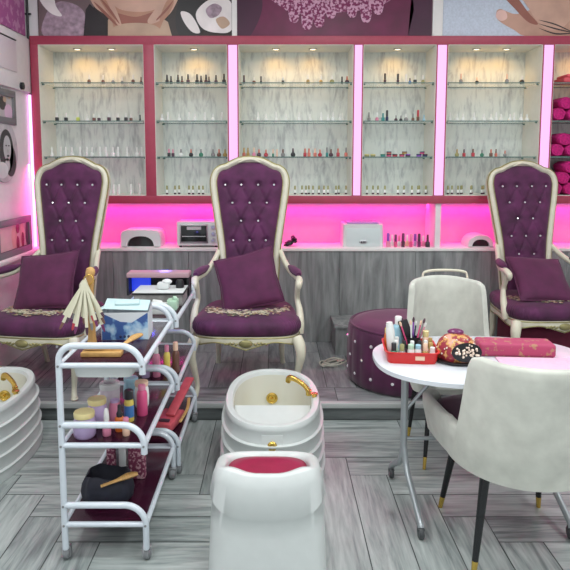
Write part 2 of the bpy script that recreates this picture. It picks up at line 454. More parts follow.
def R_(px, kind, body, cap, s=1.): return (px, kind, body, cap, s)
# far left bay
row(0, 0, [R_(89, 'polish', 'brown', 'clear'), R_(103, 'polish', 'brown', 'clear'), R_(113, 'round', 'grey', 'clear', .9), R_(122, 'polish', 'grey', 'white', .8), R_(133, 'polish', 'brown', 'clear'), R_(141, 'polish', 'dark', 'brown', .8)])
row(0, 1, [R_(57, 'square', 'black', 'white'), R_(66, 'square', 'black', 'white'), R_(78, 'square', 'lime', 'white'), R_(87, 'round', 'clear', 'white'), R_(94, 'square', 'brown', 'clear', .9), R_(99, 'square', 'dark', 'clear', .9), R_(109, 'square', 'dark', 'clear'), R_(118, 'square', 'black', 'clear'), R_(126, 'square', 'black', 'white'), R_(131, 'square', 'brown', 'white', .9), R_(140, 'slim', 'black', 'black', .7)])
row(0, 2, [R_(p, 'slim' if i % 3 else 'polish', 'clear', 'white', 1.05) for i, p in enumerate([52, 61, 66, 72, 80, 87, 92, 100, 106, 113, 118, 127, 137, 142])])
row(0, 3, [R_(p, 'slim', 'clear', 'white', 1.1) for p in [48, 110, 114, 119, 131, 140]])
# second bay
row(1, 0, [R_(167, 'polish', 'black', 'black'), R_(171, 'polish', 'black', 'black', .9), R_(178, 'polish', 'black', 'black'), R_(182, 'polish', 'brown', 'black', .9), R_(188, 'polish', 'dark', 'black', 1.05), R_(197, 'polish', 'black', 'black', 1.1), R_(201, 'polish', 'black', 'black', .9), R_(206, 'polish', 'dark', 'black', 1.05), R_(209, 'polish', 'black', 'black', .8), R_(216, 'polish', 'dark', 'black'), R_(224, 'polish', 'black', 'black', 1.1)])
row(1, 1, [R_(p, 'slim' if i % 2 else 'round', 'clear', 'white') for i, p in enumerate([162, 168, 179, 189, 195, 205, 213, 222])])
row(1, 2, [R_(169, 'square', 'black', 'pink', .95), R_(173, 'square', 'dark', 'pink', .9), R_(181, 'round', 'clear', 'grey'), R_(191, 'round', 'black', 'coral'), R_(201, 'round', 'green', 'grey'), R_(213, 'round', 'grey', 'grey'), R_(219, 'round', 'brown', 'coral'), R_(225, 'round', 'gold', 'gold')])
row(1, 3, [R_(p, 'vial', 'dark', 'khaki') for p in [167, 175, 178, 189, 193, 199, 203]])
# middle bay
row(2, 0, [R_(244, 'slim', 'dark', 'dark', .9), R_(254, 'round', 'brown', 'clear', .9), R_(261, 'slim', 'black', 'black', .8), R_(283, 'square', 'black', 'clear', .9), R_(308, 'polish', 'gold', 'clear'), R_(321, 'polish', 'gold', 'clear'), R_(332, 'round', 'khaki', 'white', 1.1), R_(342, 'slim', 'black', 'black', .8), R_(347, 'round', 'dark', 'coral')])
row(2, 1, [R_(p, 'round' if i % 2 else 'polish', 'clear', 'white') for i, p in enumerate([258, 266, 276, 286, 299, 310, 321, 328, 333, 340, 343])])
row(2, 2, [R_(244, 'polish', 'coral', 'gold'), R_(248, 'polish', 'gold', 'gold'), R_(254, 'polish', 'pink', 'peach'), R_(259, 'round', 'dark', 'coral'), R_(266, 'round', 'red', 'coral', .95), R_(273, 'slim', 'green', 'peach', .8), R_(277, 'slim', 'peach', 'peach', .8), R_(283, 'round', 'grey', 'brown'), R_(293, 'round', 'black', 'dark', 1.1), R_(305, 'square', 'red', 'coral'), R_(309, 'square', 'coral', 'coral'), R_(315, 'square', 'coral', 'peach'), R_(320, 'round', 'red', 'coral', .95), R_(327, 'slim', 'teal', 'grey'), R_(331, 'round', 'dark', 'brown'), R_(338, 'square', 'red', 'coral'), R_(346, 'polish', 'coral', 'grey')])
row(2, 3, [R_(p, 'vial', 'dark', 'khaki') for p in [295, 302, 306, 309, 313, 319, 324, 328, 336, 339, 346]])
# fourth bay
row(3, 0, [R_(385, 'slim', 'dark', 'black', 1.1), R_(398, 'slim', 'dark', 'black', 1.1), R_(406, 'slim', 'clear', 'white'), R_(410, 'round', 'blue', 'dark', .8), R_(415, 'square', 'black', 'white'), R_(423, 'polish', 'khaki', 'white')])
row(3, 1, [R_(369, 'polish', 'grey', 'grey'), R_(377, 'polish', 'pink', 'clear'), R_(383, 'square', 'teal', 'teal'), R_(387, 'slim', 'navy', 'black', 1.2), R_(396, 'round', 'dark', 'grey', .8), R_(401, 'round', 'black', 'grey', .8), R_(406, 'round', 'grey', 'white'), R_(413, 'polish', 'brown', 'grey', .9), R_(418, 'slim', 'brown', 'red', 1.2), R_(424, 'square', 'sky', 'sky', .8)])
z = shelfz[2] + .0081
jars = [(367, 0, 'khaki', 'paleyellow'), (373, 0, 'khaki', 'paleyellow'), (383, 0, 'teal', 'green'), (389, 0, 'rosepink', 'dark'), (389, 1, 'coral', 'navy'), (395, 0, 'red', 'dark'), (402, 0, 'rosepink', 'brown'), (408, 0, 'dark', 'violet'), (404.5, 1, 'gold', 'brown'), (419, 0, 'violet', 'navy'), (425, 0, 'navy', 'dark'), (422, 1, 'rosepink', 'navy')]
for i, (px, lv, a, b) in enumerate(jars):
    o = bpy.data.objects.new('cosmetic_jar', bottle_mesh('jar', a, b, .72 if lv == 0 else .7)); C.objects.link(o)
    o.location = (at(px, 152, 5.2).x, 5.2, z + lv * .0218)
    wd = 'stacked on top' if lv else 'in lower row'
    tag(o, f'low {cname(a)} jar with {cname(b)} lid {wd}, {ORD[i]}, fourth bay', 'jar', 'low jars on the third shelf of the fourth bay')
row(3, 3, [R_(p, 'vial', 'dark', 'khaki') for p in [367, 373, 378, 385, 398, 404, 412, 418, 421, 426]])
# fifth bay
row(4, 0, [R_(461, 'polish', 'grey', 'peach', 1.1), R_(477, 'round', 'black', 'peach', .9), R_(507, 'polish', 'grey', 'peach', 1.1), R_(522, 'round', 'black', 'white', 1.1)])
row(4, 1, [R_(p, 'round' if i % 3 else 'polish', 'clear', 'white') for i, p in enumerate([450, 457, 463, 474, 484, 491, 496, 501, 510, 514, 521, 527])])
row(4, 2, [R_(457, 'round', 'khaki', 'gold'), R_(464, 'square', 'red', 'dark', .9), R_(473, 'square', 'red', 'brown', .95), R_(482, 'round', 'green', 'grey', .9), R_(491, 'square', 'brown', 'coral', .9), R_(496, 'polish', 'coral', 'brown', .85), R_(505, 'round', 'grey', 'coral', .8)])
row(4, 3, [R_(p, 'vial', 'dark', 'khaki') for p in [448, 452, 458, 461, 464, 471, 474, 482, 486]])
# towels in the right bay
def roll_mesh():
    m = MB(); rings = []
    for (y, k) in ((-.11, .86), (-.10, .97), (-.05, 1.0), (.0, .98), (.05, 1.), (.10, .97), (.11, .86)):
        rings.append([Vector((k * (.058 + .004 * math.sin(5 * t)) * math.cos(t), y, k * (.05 + .003 * math.cos(7 * t)) * math.sin(t))) for t in [2 * PI * i / 20 for i in range(20)]])
    m.loft(rings)
    pts = [(.006 + .046 * i / 40) * Vector((math.cos(i * .45), 0, .86 * math.sin(i * .45))) + Vector((0, -.111, 0)) for i in range(41)]
    m.tube(pts, .0045, 6)
    o = m.build('t', M['magenta']); me = o.data; bpy.data.objects.remove(o); return me
rm = roll_mesh()
rolls = []
for rw, zs, cnt, lev in ((1, shelfz[1] + .008, 6, 2), (3, zb + .0042, 6, 3), (2, shelfz[2] + .008, 5, 2)):
    for lv in range(lev):
        for k in range(cnt - lv):
            rolls.append((2.318 + k * .123 + lv * .06, zs + .0535 + lv * .088, rw, lv, k))
PL = {1: 'second shelf', 2: 'third shelf', 3: 'bay floor'}
for x, z_, rw, lv, k in rolls:
    o = bpy.data.objects.new('rolled_towel', rm); C.objects.link(o); o.location = (x, 5.21, z_)
    tag(o, f'magenta rolled towel, {ORD[k]} from left, {("bottom", "middle", "top")[lv]} layer, {PL[rw]}, right bay', 'towel', 'rolled magenta towels in the right bay')
m = MB(); m.box((0, 0, .022), (.30, .22, .044), .016, seg=3); m.box((.01, -.005, .056), (.27, .2, .026), .012, seg=3)
o = m.build('folded_towel', mat('salmon_cloth', (.72, .10, .13), .7, vary=.1), loc=(2.50, 5.22, shelfz[0] + .0081)); tag(o, 'folded coral pink towel lying on the top shelf of the right bay', 'towel')

# ------------------------------------------------------------------ posters above cabinet (flat prints)
def blobpoly(pts, n=6): return [(p.x, p.z) for p in cr([(x, 0, y) for x, y in pts], n, True)]
def poster(name, label, x0, x1, bgm, patches):
    YPp = 5.112
    a, b = at(x0, 20, YPp).x, at(x1, 20, YPp).x
    m = MB(); m.bb(a, b, YPp, 5.12, 2.63, 3.25, mi=0); mats = [bgm]
    for i, (mm, pts, smooth) in enumerate(patches):
        if mm not in mats: mats.append(mm)
        W = [at(px, py, YPp) for px, py in pts]
        poly = [(min(max(w.x, a + .002), b - .002), max(2.632, min(w.z, 3.245))) for w in W]
        if smooth: poly = [(min(max(p[0], a + .002), b - .002), max(2.632, min(p[1], 3.245))) for p in blobpoly(poly)]
        d = .0006 * (i + 1)
        bm = m.bm; vs = [bm.verts.new((x, YPp - d, z)) for x, z in poly]
        try: f = bm.faces.new(vs); f.material_index = mats.index(mm)
        except Exception: pass
    bmesh.ops.triangulate(m.bm, faces=[f for f in m.bm.faces if len(f.verts) > 4])
    o = m.build(name, mats); return tag(o, label, 'poster')
def pm(n, c, v=.12, s=6): return mat('print_' + n, c, .45, vary=v, scale=s)
P_ = dict(skin=pm('skin', (.46, .23, .15)), skin2=pm('skin_light', (.60, .37, .28)), skin3=pm('skin_deep', (.30, .10, .07)), black=pm('black', (.012, .008, .010)), brown=pm('brown', (.025, .013, .012)),
          orchid=pm('orchid', (.80, .74, .73)), towel=pm('towel', (.36, .26, .32), .35, 25), taupe=pm('taupe', (.16, .11, .115)), cream=pm('cream', (.50, .34, .24)),
          purple=pm('purple', (.13, .006, .052), .3, 5), purple2=pm('purple_deep', (.05, .004, .03)), hand=pm('hand_purple', (.26, .05, .15)), ice=pm('ice', (.52, .58, .68), .10, 60), tanh=pm('tan', (.52, .30, .22)), lash=pm('lash', (.05, .03, .03)), nail=pm('nail', (.75, .48, .42)))
P_['henna'] = pattern_mat('henna_print', (.20, .02, .09), (.62, .35, .48), 45, .5)
poster('facial_poster', 'printed poster of a facial treatment with hands, neck and white orchid above cabinet', 38, 232, P_['brown'], [
    (P_['taupe'], [(38, 36), (38, -10), (95, -10), (92, 36)], False),
    (P_['towel'], [(44, 36), (46, 14), (58, 2), (74, 4), (84, 12), (86, 26), (82, 36)], True),
    (P_['orchid'], [(38, -8), (52, -8), (56, 6), (62, 16), (52, 14), (42, 4)], True),
    (P_['cream'], [(108, 36), (108, 20), (118, 8), (150, 10), (168, 22), (172, 36)], False),
    (P_['skin'], [(104, -10), (174, -10), (166, 14), (158, 34), (116, 36), (110, 12)], False),
    (P_['skin2'], [(108, -12), (150, -14), (162, -4), (156, 9), (136, 12), (116, 7)], True),
    (P_['skin3'], [(114, 13), (136, 17), (158, 11), (152, 22), (120, 24)], True),
    (P_['cream'], [(112, 36), (116, 26), (136, 23), (156, 26), (160, 36)], True),
    (P_['skin2'], [(88, -10), (106, -10), (121, 22), (118, 25), (112, 20), (104, 14), (94, 6)], True),
    (P_['skin'], [(98, -4), (106, 0), (116, 22), (110, 16)], True),
    (P_['skin2'], [(166, -10), (182, -12), (178, 0), (170, 14), (158, 22), (150, 24), (148, 20), (156, 8)], True),
    (P_['skin'], [(168, 0), (174, 2), (168, 16), (160, 22), (162, 12)], True),
    (P_['skin3'], [(94, 2), (104, 10), (117, 24), (115, 24.5), (102, 12)], True),
    (P_['skin3'], [(100, -2), (110, 8), (119, 22), (118, 22.5), (108, 10)], True),
    (P_['skin3'], [(174, 0), (168, 10), (158, 20), (157, 19), (166, 9)], True),
    (P_['black'], [(84, 36), (86, 10), (90, 4), (98, 12), (106, 20), (107, 36)], False),
    (P_['black'], [(180, 36), (176, 16), (184, -8), (200, -10), (206, 8), (200, 36)], True),
    (P_['orchid'], [(181, 12), (190, 14), (197, 24), (200, 33), (192, 32), (184, 22)], True),
    (P_['orchid'], [(196, 14), (206, 2), (220, -2), (232, 4), (232, 30), (216, 33), (202, 28)], True),
    (P_['towel'], [(206, 10), (214, 4), (222, 8), (218, 16), (210, 18)], True),
    (P_['cream'], [(216, 20), (224, 17), (230, 24), (222, 29)], True),
])
poster('henna_poster', 'dark purple printed poster with a hennaed hand hanging down, above middle bays', 237, 432, P_['purple'], [
    (P_['purple2'], [(237, 36), (237, -10), (258, -10), (262, 10), (250, 36)], True),
    (P_['purple2'], [(408, 36), (414, 10), (412, -10), (432, -10), (432, 36)], False),
    (P_['henna'], [(272, -10), (388, -10), (380, 6), (344, 12), (300, 14), (280, 6)], True)] +
    [(P_['henna'], [(x - 5, -2), (x + 5, -2), (x + 5.5, y - 8), (x + 3, y), (x - 3, y), (x - 5.5, y - 8)], True) for x, y in ((294, 22), (307, 29), (319, 27), (331, 18), (352, 17), (366, 22), (378, 14))])
poster('hand_poster', 'pale blue printed poster with a tan hand resting on a white towel', 443, 640, P_['ice'], [
    (P_['tanh'], [(640, 37), (640, -10), (560, -14), (548, 4), (530, 10), (515, 14), (500, 9), (496, 14), (499, 21), (514, 30), (526, 38), (560, 38)], True),
    (P_['skin3'], [(500, -8), (512, -8), (528, 12), (538, 24), (528, 22), (514, 8)], True),
    (P_['skin2'], [(515, -12), (572, -12), (574, 12), (562, 28), (548, 30), (536, 20), (526, 4)], True),
    (P_['nail'], [(498, 11), (505, 11), (507, 18), (501, 21), (496, 17)], True),
] + [(P_['lash'], [(538, 20 + k * 3), (556, 24 + k * 3.5), (578, 35 - k), (556, 25.5 + k * 3.5)], True) for k in (0, 1.2, 2.6)])
m = MB(); m.bb(at(432.5, 20, 5.11).x, at(442.5, 20, 5.11).x, 5.10, 5.12, 2.63, 3.28); struct(m.build('trim_4', M['white']))
m = MB(); m.bb(at(232, 20, 5.11).x, at(237, 20, 5.11).x, 5.10, 5.12, 2.63, 3.28); struct(m.build('trim_5', M['white']))
m = MB(); a = at(27.5, 20, 5.09).x; m.cyl((a, 5.09, 2.60), (a, 5.09, 3.29), .010); m.cyl((a - .02, 5.09, 2.80), (a + .03, 5.09, 2.80), .008)
tag(m.build('cable_conduit', M['black']), 'thin black vertical conduit in the upper left corner beside the posters', 'conduit')

# ------------------------------------------------------------------ left wall things
def onleft(px, py, X=XL):
    u, v = (px - CX) / F, (CY - py) / F; k = X / u
    return Vector((X, k * (cs + v * sn), H + (v * cs - sn) * k))
m = MB(); m.bb(XL, XL + .03, 4.0, 5.07, 2.175, 2.60, .004)
o = m.build('wall_cabinet', M['wallpink']); tag(o, 'white shallow wall box high on the left wall under the purple print', 'cabinet')
m = MB(); m.bb(XL + .03, XL + .038, 4.15, 4.80, 2.30, 2.53, .002); m.build('panel', mat('panel_pink', (.70, .62, .68), .4), o)
m = MB(); m.bb(XL + .03, XL + .040, 4.15, 4.80, 2.535, 2.542); m.build('dark_slot', M['black'], o)
p = onleft(21, 86, XL + .03); m = MB(); m.lathe([(0, 0), (.028, 0), (.028, .02), (.02, .022), (0, .015)], p, 16, rot=(0, PI / 2, 0)); m.build('round_cap', M['black'], o)
m = MB(); m.bb(XL + .001, XL + .013, 3.9, 5.05, 2.62, 3.2, .002)
tag(m.build('damask_print', M['wallart']), 'purple patterned print at the top of the left wall', 'print')
# grey frame with picture, below box
def wallframe(y0, y1, z0, z1, x, th, label, fm, pics, tilt=0):
    t = thing('picture_frame', label, 'picture', (x, (y0 + y1) / 2, z0)); w = (y1 - y0) / 2; h = z1 - z0; b = .05
    t.rotation_euler = (0, tilt, 0)
    m = MB(); m.bb(0, th, -w, w, 0, b, .003); m.bb(0, th, -w, w, h - b, h, .003); m.bb(0, th, -w, -w + b, b, h - b, .003); m.bb(0, th, w - b, w, b, h - b, .003)
    m.build('frame', fm, t)
    m = MB(); m.bb(.002, .008, -w + b, w - b, b, h - b); mats = [pics[0]]
    for i, (mm, cy, cz, ry, rz) in enumerate(pics[1:]):
        if mm not in mats: mats.append(mm)
        vs = [m.bm.verts.new((.0085 + .0006 * i, min(max(cy + ry * math.cos(q * PI / 12), -w + b), w - b), min(max(cz + rz * math.sin(q * PI / 12), b), h - b))) for q in range(24)]
        m.bm.faces.new(vs).material_index = mats.index(mm)
    m.build('print', mats, t); return t
pg = pm('print_grey', (.45, .40, .42)); pd = pm('print_dark', (.04, .035, .04)); pp = pm('print_pinkish', (.62, .40, .55))
wallframe(4.20, 4.79, 1.90, 2.155, XL, .02, 'grey framed print on the left wall just under the white box', M['framegrey'], [pg, (pd, .08, .15, .06, .05), (pp, .18, .09, .07, .06), (P_['cream'], .12, .18, .03, .02), (P_['cream'], .2, .2, .015, .012), (pp, -.1, .12, .1, .07)])
wallframe(4.30, 4.92, .921, 1.20, XL + .03, .02, 'grey framed print of dark red nails standing on the left ledge', M['framegrey'],
          [pm('print_pale', (.60, .45, .42)), (P_['skin2'], 0, .14, .05, .09), (pm('print_wine', (.18, .008, .02)), .06, .08, .028, .06), (P_['skin2'], .14, .15, .04, .1), (pm('print_wine', (.18, .008, .02)), .15, .10, .028, .06), (pm('print_wine2', (.22, .01, .02)), .06, .20, .03, .04), (pd, .235, .14, .03, .1)])
c = onleft(3, 151)
t = thing('round_portrait', 'round black and white portrait print on the left wall', 'picture', (XL, c.y, c.z))
m = MB(); m.lathe([(0, 0), (.232, 0), (.232, .012), (.22, .014), (0, .010)], (0, 0, 0), 40, rot=(0, PI / 2, 0), sy=1); m.build('disc', mat('pale_grey_disc', (.5, .47, .5), .5, vary=.2, scale=12), t)
m = MB()
def fl(cy, cz, ry, rz, d, mi):
    vs = [m.bm.verts.new((.0145 + d * .0008, cy + ry * math.cos(q * PI / 14), cz + rz * math.sin(q * PI / 14))) for q in range(28)]; m.bm.faces.new(vs).material_index = mi
fl(.03, .0, .12, .16, 0, 0); fl(.09, -.07, .10, .12, 0, 0); fl(.04, .02, .065, .095, 1, 1); fl(.035, -.10, .04, .05, 1, 1); fl(-.06, -.14, .10, .06, 2, 2)
fl(.02, .04, .014, .006, 3, 0); fl(.065, .04, .014, .006, 3, 0); fl(.045, -.035, .022, .008, 3, 0); fl(.045, .0, .006, .014, 3, 3)
m.build('portrait_print', [pd, pm('portrait_grey', (.50, .48, .50)), pm('portrait_light', (.66, .64, .66)), pm('portrait_mid', (.3, .29, .3))], t)
# LED tube in the corner
m = MB(); p0 = at(32.3, 97, 5.06); p1 = at(34, 250, 5.06)
m.cyl((-1.982, 5.066, .925), (-1.982, 5.066, 2.16), .012)
tag(m.build('led_tube', M['led']), 'glowing pink vertical light tube in the left corner beside the cabinet', 'light')
m = MB(); m.bb(XL + .03, 3.15, YB - .06, YB - .045, 1.262, 1.279)
tag(m.build('led_strip', M['led']), 'glowing pink light strip under the display cabinet above the niche', 'light')

# ------------------------------------------------------------------ counter things
zc = .9101
def put(px, Y, z=zc): return Vector((at(px, 245, Y).x, Y, z))
# arch nail dryer
def nail_dryer(name, label, loc, w, h, d, rz=0, round_=False):
    t = thing(name, label, 'nail lamp', loc, rz)
    N = 20
    def arch(W, Hh, y, e=2.6):
        return [Vector((W * math.copysign(abs(math.cos(a)) ** (2 / e), math.cos(a)), y, Hh * abs(math.sin(a)) ** (2 / e))) for a in [PI * i / N for i in range(N + 1)]]
    e = 2.2 if round_ else 6
    m = MB()
    o_ = arch(w / 2, h, 0, e); i_ = arch(w * .33, h * .62, 0, 2.4); 
    O2 = [p + Vector((0, d, 0)) for p in o_]; O1 = [Vector((p.x * .97, .0, p.z * .97)) for p in o_]; O1b = [p + Vector((0, .012, 0)) for p in o_]
    I2 = [p + Vector((0, d * .8, 0)) for p in i_]
    m.loft([I2, i_, O1, O1b, O2], False, False, False); m.loft([[p for p in O2], [Vector((p.x * .5, d, p.z * .5)) for p in O2], [Vector((0, d, 0))] * len(O2)], False, False, False)
    m.build('housing', M['appl'], t)
    m = MB(); m.loft([[p + Vector((0, .02, 0)) for p in i_], [p + Vector((0, d * .79, 0)) for p in i_]], True, True, True); 
    q = m.build('opening', M['dglass'], t); q.scale = (.97, 1, .97)
    m = MB(); m.bb(-w * .46, w * .46, .0, d, 0, .006); m.build('base_plate', M['appl'], t)
    return t
nail_dryer('nail_dryer', 'white box shaped nail dryer with black arched opening, leftmost on the worktop', put(140.5, 5.13), .34, .15, .22)
nail_dryer('nail_dryer', 'small white domed nail dryer on worktop beside the right throne', put(481, 5.13), .22, .105, .2, 0, True)
# toaster style steriliser
t = thing('steriliser_oven', 'silver countertop steriliser oven with dark window and knobs, left niche', 'oven', put(198, 5.12))
m = MB(); m.bb(-.175, .175, 0, .26, .015, .215, .006); m.build('body', M['appl'], t)
m = MB(); m.bb(-.15, .085, -.008, .002, .035, .195, .003); d_ = m.build('door', M['steel'], t)
m = MB(); m.bb(-.14, .075, -.012, -.006, .05, .185, .002); m.build('window', M['dglass'], d_)
m = MB(); m.bb(-.09, .03, -.014, -.011, .150, .178, .001); m.bb(-.13, .065, -.0135, -.011, .092, .097); m.build('inner_tray', M['appl'], d_)
m = MB(); m.cyl((-.13, -.03, .19), (.07, -.03, .19), .006); m.cyl((-.12, -.03, .19), (-.12, 0, .19), .004); m.cyl((.06, -.03, .19), (.06, 0, .19), .004); m.build('handle', M['steel'], d_)
for k in range(3):
    m = MB(); m.lathe([(.018, 0), (.018, .004), (.013, .018), (0, .018)], (.13, -.001, .06 + .055 * k), 16, rot=(PI / 2, 0, 0)); m.build('knob', M['steel'], t)
for x, y in ((-.15, .03), (.15, .03), (-.15, .23), (.15, .23)):
    m = MB(); m.cyl((x, y, 0), (x, y, .016), .012); m.build('foot', M['black'], t)
# box steriliser
t = thing('uv_steriliser', 'white box steriliser with oval badge on worktop, right of the middle throne', 'steriliser', put(363, 5.13))
m = MB(); fr = [(-.165, .16), (-.172, .03), (-.16, 0), (.16, 0), (.172, .03), (.165, .16)]
m.loft([[Vector((x * (1 - .03), y, z)) for x, z in ((-.165, .0), (.165, .0), (.158, .19), (-.158, .19))] for y in (0.0,)] + [[Vector((x, y, z)) for x, z in ((-.172, .0), (.172, .0), (.165, .195), (-.165, .195))] for y in (.012, .22)])
m.build('body', M['appl'], t)
m = MB(); m.box((0, .10, .203), (.27, .16, .016), .006); m.box((0, .10, .214), (.18, .03, .012), .005); m.build('lid', mat('pink_tint_plastic', (.5, .22, .6), .3), t)
m = MB(); m.box((0, -.002, .085), (.28, .006, .15), .002); dr = m.build('drawer_front', mat('pale_panel', (.60, .68, .68), .3), t)
m = MB(); m.lathe([(.034, 0), (.034, .003), (.03, .004), (0, .004)], (.0, -.005, .045), 24, rot=(PI / 2, 0, 0), sy=.5)
for k in (-.014, 0, .014): m.sphere((k, -.0095, .045), (.005, .002, .008), 8, mi=1)
m.build('oval_badge', [M['steel'], M['black']], dr)
# bottles in front of pink niche
cb = [(388, 'pink', 'violet', 1.5, 'slim'), (392, 'clear', 'white', 1.3, 'polish'), (395.5, 'rosepink', 'plum', 1.35, 'slim'), (399, 'clear', 'pink', 1.2, 'polish'), (403, 'dark', 'plum', 1.5, 'slim'), (407, 'peach', 'white', 1.3, 'polish'), (411, 'rosepink', 'pink', 1.4, 'slim'), (415, 'lilac', 'violet', 1.35, 'slim'), (419, 'plum', 'dark', 1.45, 'slim'), (423, 'pink', 'white', 1.2, 'polish'), (427.5, 'black', 'dark', 1.4, 'polish')]
for i, (px, a, b, s, kd) in enumerate(cb):
    o = bpy.data.objects.new('polish_bottle', bottle_mesh(kd, a, b, s)); C.objects.link(o); o.location = put(px, 5.15 + (.05 if i % 2 else 0))
    tag(o, f'{cname(a)} polish bottle with {cname(b)} cap, {ORD[i]} from left in worktop bottle cluster', 'bottle', 'bottles clustered on the worktop')
m = MB()
for k in range(9):
    p = put(290 + random.uniform(-4, 5), 5.2 + random.uniform(-.03, .03)); m.sphere((p.x, p.y, zc + .012 + k * .008), (.035 - .002 * k, .03, .012), 10, rot=(random.uniform(-.5, .5), random.uniform(-.6, .6), 0))
tag(m.build('black_pouch', M['black']), 'small crumpled black pouch on worktop behind the middle throne', 'pouch')

# ------------------------------------------------------------------ throne chair
backpts = [(.20, .46), (.205, .60), (.216, .79), (.228, .925), (.262, 1.15), (.287, 1.33), (.284, 1.40), (.262, 1.452), (.222, 1.484), (.180, 1.496), (.145, 1.515), (.078, 1.543), (0, 1.552)]
def by(z): return .235 + (z - .46) * .155            # lean of the back
def make_throne():
    t = thing('throne_chair', '', 'chair')
    # seat frame: serpentine rail
    N = 96; rings = []
    def plan(tt, k):
        c, s_ = math.cos(tt), math.sin(tt)
        x = math.copysign(abs(c) ** (2 / 5), c); y = math.copysign(abs(s_) ** (2 / 5), s_)
        w = .365 - .085 * (y + 1) / 2
        return x * w * k, y * .335 * k - (.02 if y < 0 else 0) * (1 - x * x)
    prof = []
    for i in range(N):
        tt = 2 * PI * i / N; x, y = plan(tt, 1)
        u = x / .365
        if y < -.25: zb_ = .335 + .030 * (math.cos(u * PI * 2) * -1 + 1) / 2 - .018 * math.exp(-(u / .22) ** 2) - .02 * max(0, abs(u) - .75)
        else: zb_ = .335 + .02 * (1 - abs(y / .335))
        prof.append((tt, x, y, zb_))
    R_o = [Vector((x, y, .405)) for _, x, y, _ in prof]; R_m = [Vector((x * 1.02, y * 1.02, .385)) for _, x, y, _ in prof]; R_b = [Vector((x * 1.0, y * 1.0, zz)) for _, x, y, zz in prof]
    R_i = [Vector((x * .90, y * .90, zz)) for _, x, y, zz in prof]; R_it = [Vector((x * .90, y * .90, .40)) for _, x, y, _ in prof]
    m = MB(); m.ringloop([R_o, R_m, R_b, R_i, R_it]); m.build('seat_frame', M['cream'], t)
    m = MB(); m.tube([Vector((p.x * 1.012, p.y * 1.012, p.z + .006)) for p in R_b], .0045, 6, True)
    m.tube([Vector((p.x * 1.01, p.y * 1.01, .398)) for p in R_b], .005, 6, True); m.build('gilt_line', M['oldgold'], t)
    m = MB(); m.sphere((0, -.364, .365), (.045, .014, .026), 20)
    for s_ in (-1, 1):
        for k in range(4): m.sphere((s_ * (.06 + .022 * k), -.362 + .002 * k, .36 + .006 * math.sin(k)), (.014, .008, .007), 8, rot=(0, .5 * s_, 0))
    m.build('carved_medallion', M['oldgold'], t)
    # seat cushion with gathered side
    rings = []
    for k, z, g in ((.94, .400, 0), (1.0, .412, .5), (1.035, .44, 1), (1.035, .465, 1), (1.0, .492, .7), (.93, .505, .3), (.75, .515, 0), (.5, .522, 0), (.25, .525, 0)):
        rr = []
        for i in range(240):
            tt = 2 * PI * i / 240; x, y = plan(tt, k); q = 1 + g * .006 * math.sin(60 * tt)
            rr.append(Vector((x * q, y * q, z)))
        rings.append(rr)
    m = MB(); m.loft(rings); m.build('seat', M['velvet'], t, ang=60)
    # embroidery: ivory blossoms in a crescent
    m = MB(); rnd = random.Random(4)
    for k in range(380):
        a_ = rnd.uniform(-1, 1); x = a_ * .285; y = -.03 - .17 * (1 - a_ * a_) + rnd.gauss(0, .040)
        z = .5235 - .012 * (abs(x) / .3) ** 3; r = rnd.uniform(.007, .016)
        m.lathe([(0, .002), (r, .0015), (r * .9, .0)], (x, y, z), 6, mi=rnd.choice((0, 0, 1, 2)), sy=rnd.uniform(.4, 1), rot=(0, 0, rnd.uniform(0, 3)))
    m.build('embroidery', [mat('ivory_thread', (.58, .54, .40), .8), mat('green_thread', (.16, .17, .10), .8), mat('rose_thread', (.42, .26, .16), .8)], t)['kind'] = 'stuff'
    # legs
    for s_ in (-1, 1):
        m = MB(); m.tube(cr([(s_ * .325, -.305, .39), (s_ * .345, -.335, .34), (s_ * .350, -.345, .28), (s_ * .335, -.325, .19), (s_ * .318, -.305, .09), (s_ * .322, -.318, .035), (s_ * .335, -.338, .012)], 5), crv([.036, .036, .030, .023, .017, .018, .021], 5), 12)
        m.sphere((s_ * .332, -.334, .014), (.024, .028, .0139), 12); m.build('leg', M['cream'], t)
        m = MB(); m.tube(cr([(s_ * .235, .27, .39), (s_ * .24, .285, .28), (s_ * .235, .30, .16), (s_ * .24, .345, .05), (s_ * .245, .37, .0)], 5), crv([.03, .028, .022, .017, .019], 5), 10); m.build('leg', M['cream'], t)
    # back frame outline
    side = cr([(x, 0, z) for x, z in backpts], 4)
    outl = [Vector((p.x, by(p.z), p.z)) for p in side]
    full = outl + [Vector((-p.x, p.y, p.z)) for p in outl[-2::-1]]
    def off(pts, d, dy=0):
        out = []
        for i, p in enumerate(pts):
            a = pts[max(0, i - 1)]; b = pts[min(len(pts) - 1, i + 1)]; tx, tz = b.x - a.x, b.z - a.z; L = math.hypot(tx, tz) or 1
            out.append(Vector((p.x - tz / L * d, p.y + dy, p.z + tx / L * d)))
        return out
    inn = off(full, .024)
    # profile cross-section (normal offset, depth)
    m = MB(); prof_ = [(0, .03), (-.001, .0), (.004, -.022), (.018, -.030), (.034, -.024), (.046, -.008), (.048, .02), (.04, .035)]
    rings = [off(full, a, b) for a, b in prof_]
    n = len(rings[0]); V = [[m.bm.verts.new(p) for p in r] for r in rings]
    for k in range(len(V)):
        a, b = V[k], V[(k + 1) % len(V)]
        for i in range(n - 1): m.bm.faces.new((a[i], a[i + 1], b[i + 1], b[i]))
    m.bm.faces.new([v[0] for v in V]); m.bm.faces.new([v[-1] for v in V])
    m.build('back_frame', M['cream'], t, ang=50)
    m = MB(); m.tube(off(full, .001, -.010), .0075, 6); m.tube(off(full, .0465, -.012), .004, 6)
    m.build('gilt_line', M['oldgold'], t)
    # crest
    m = MB()
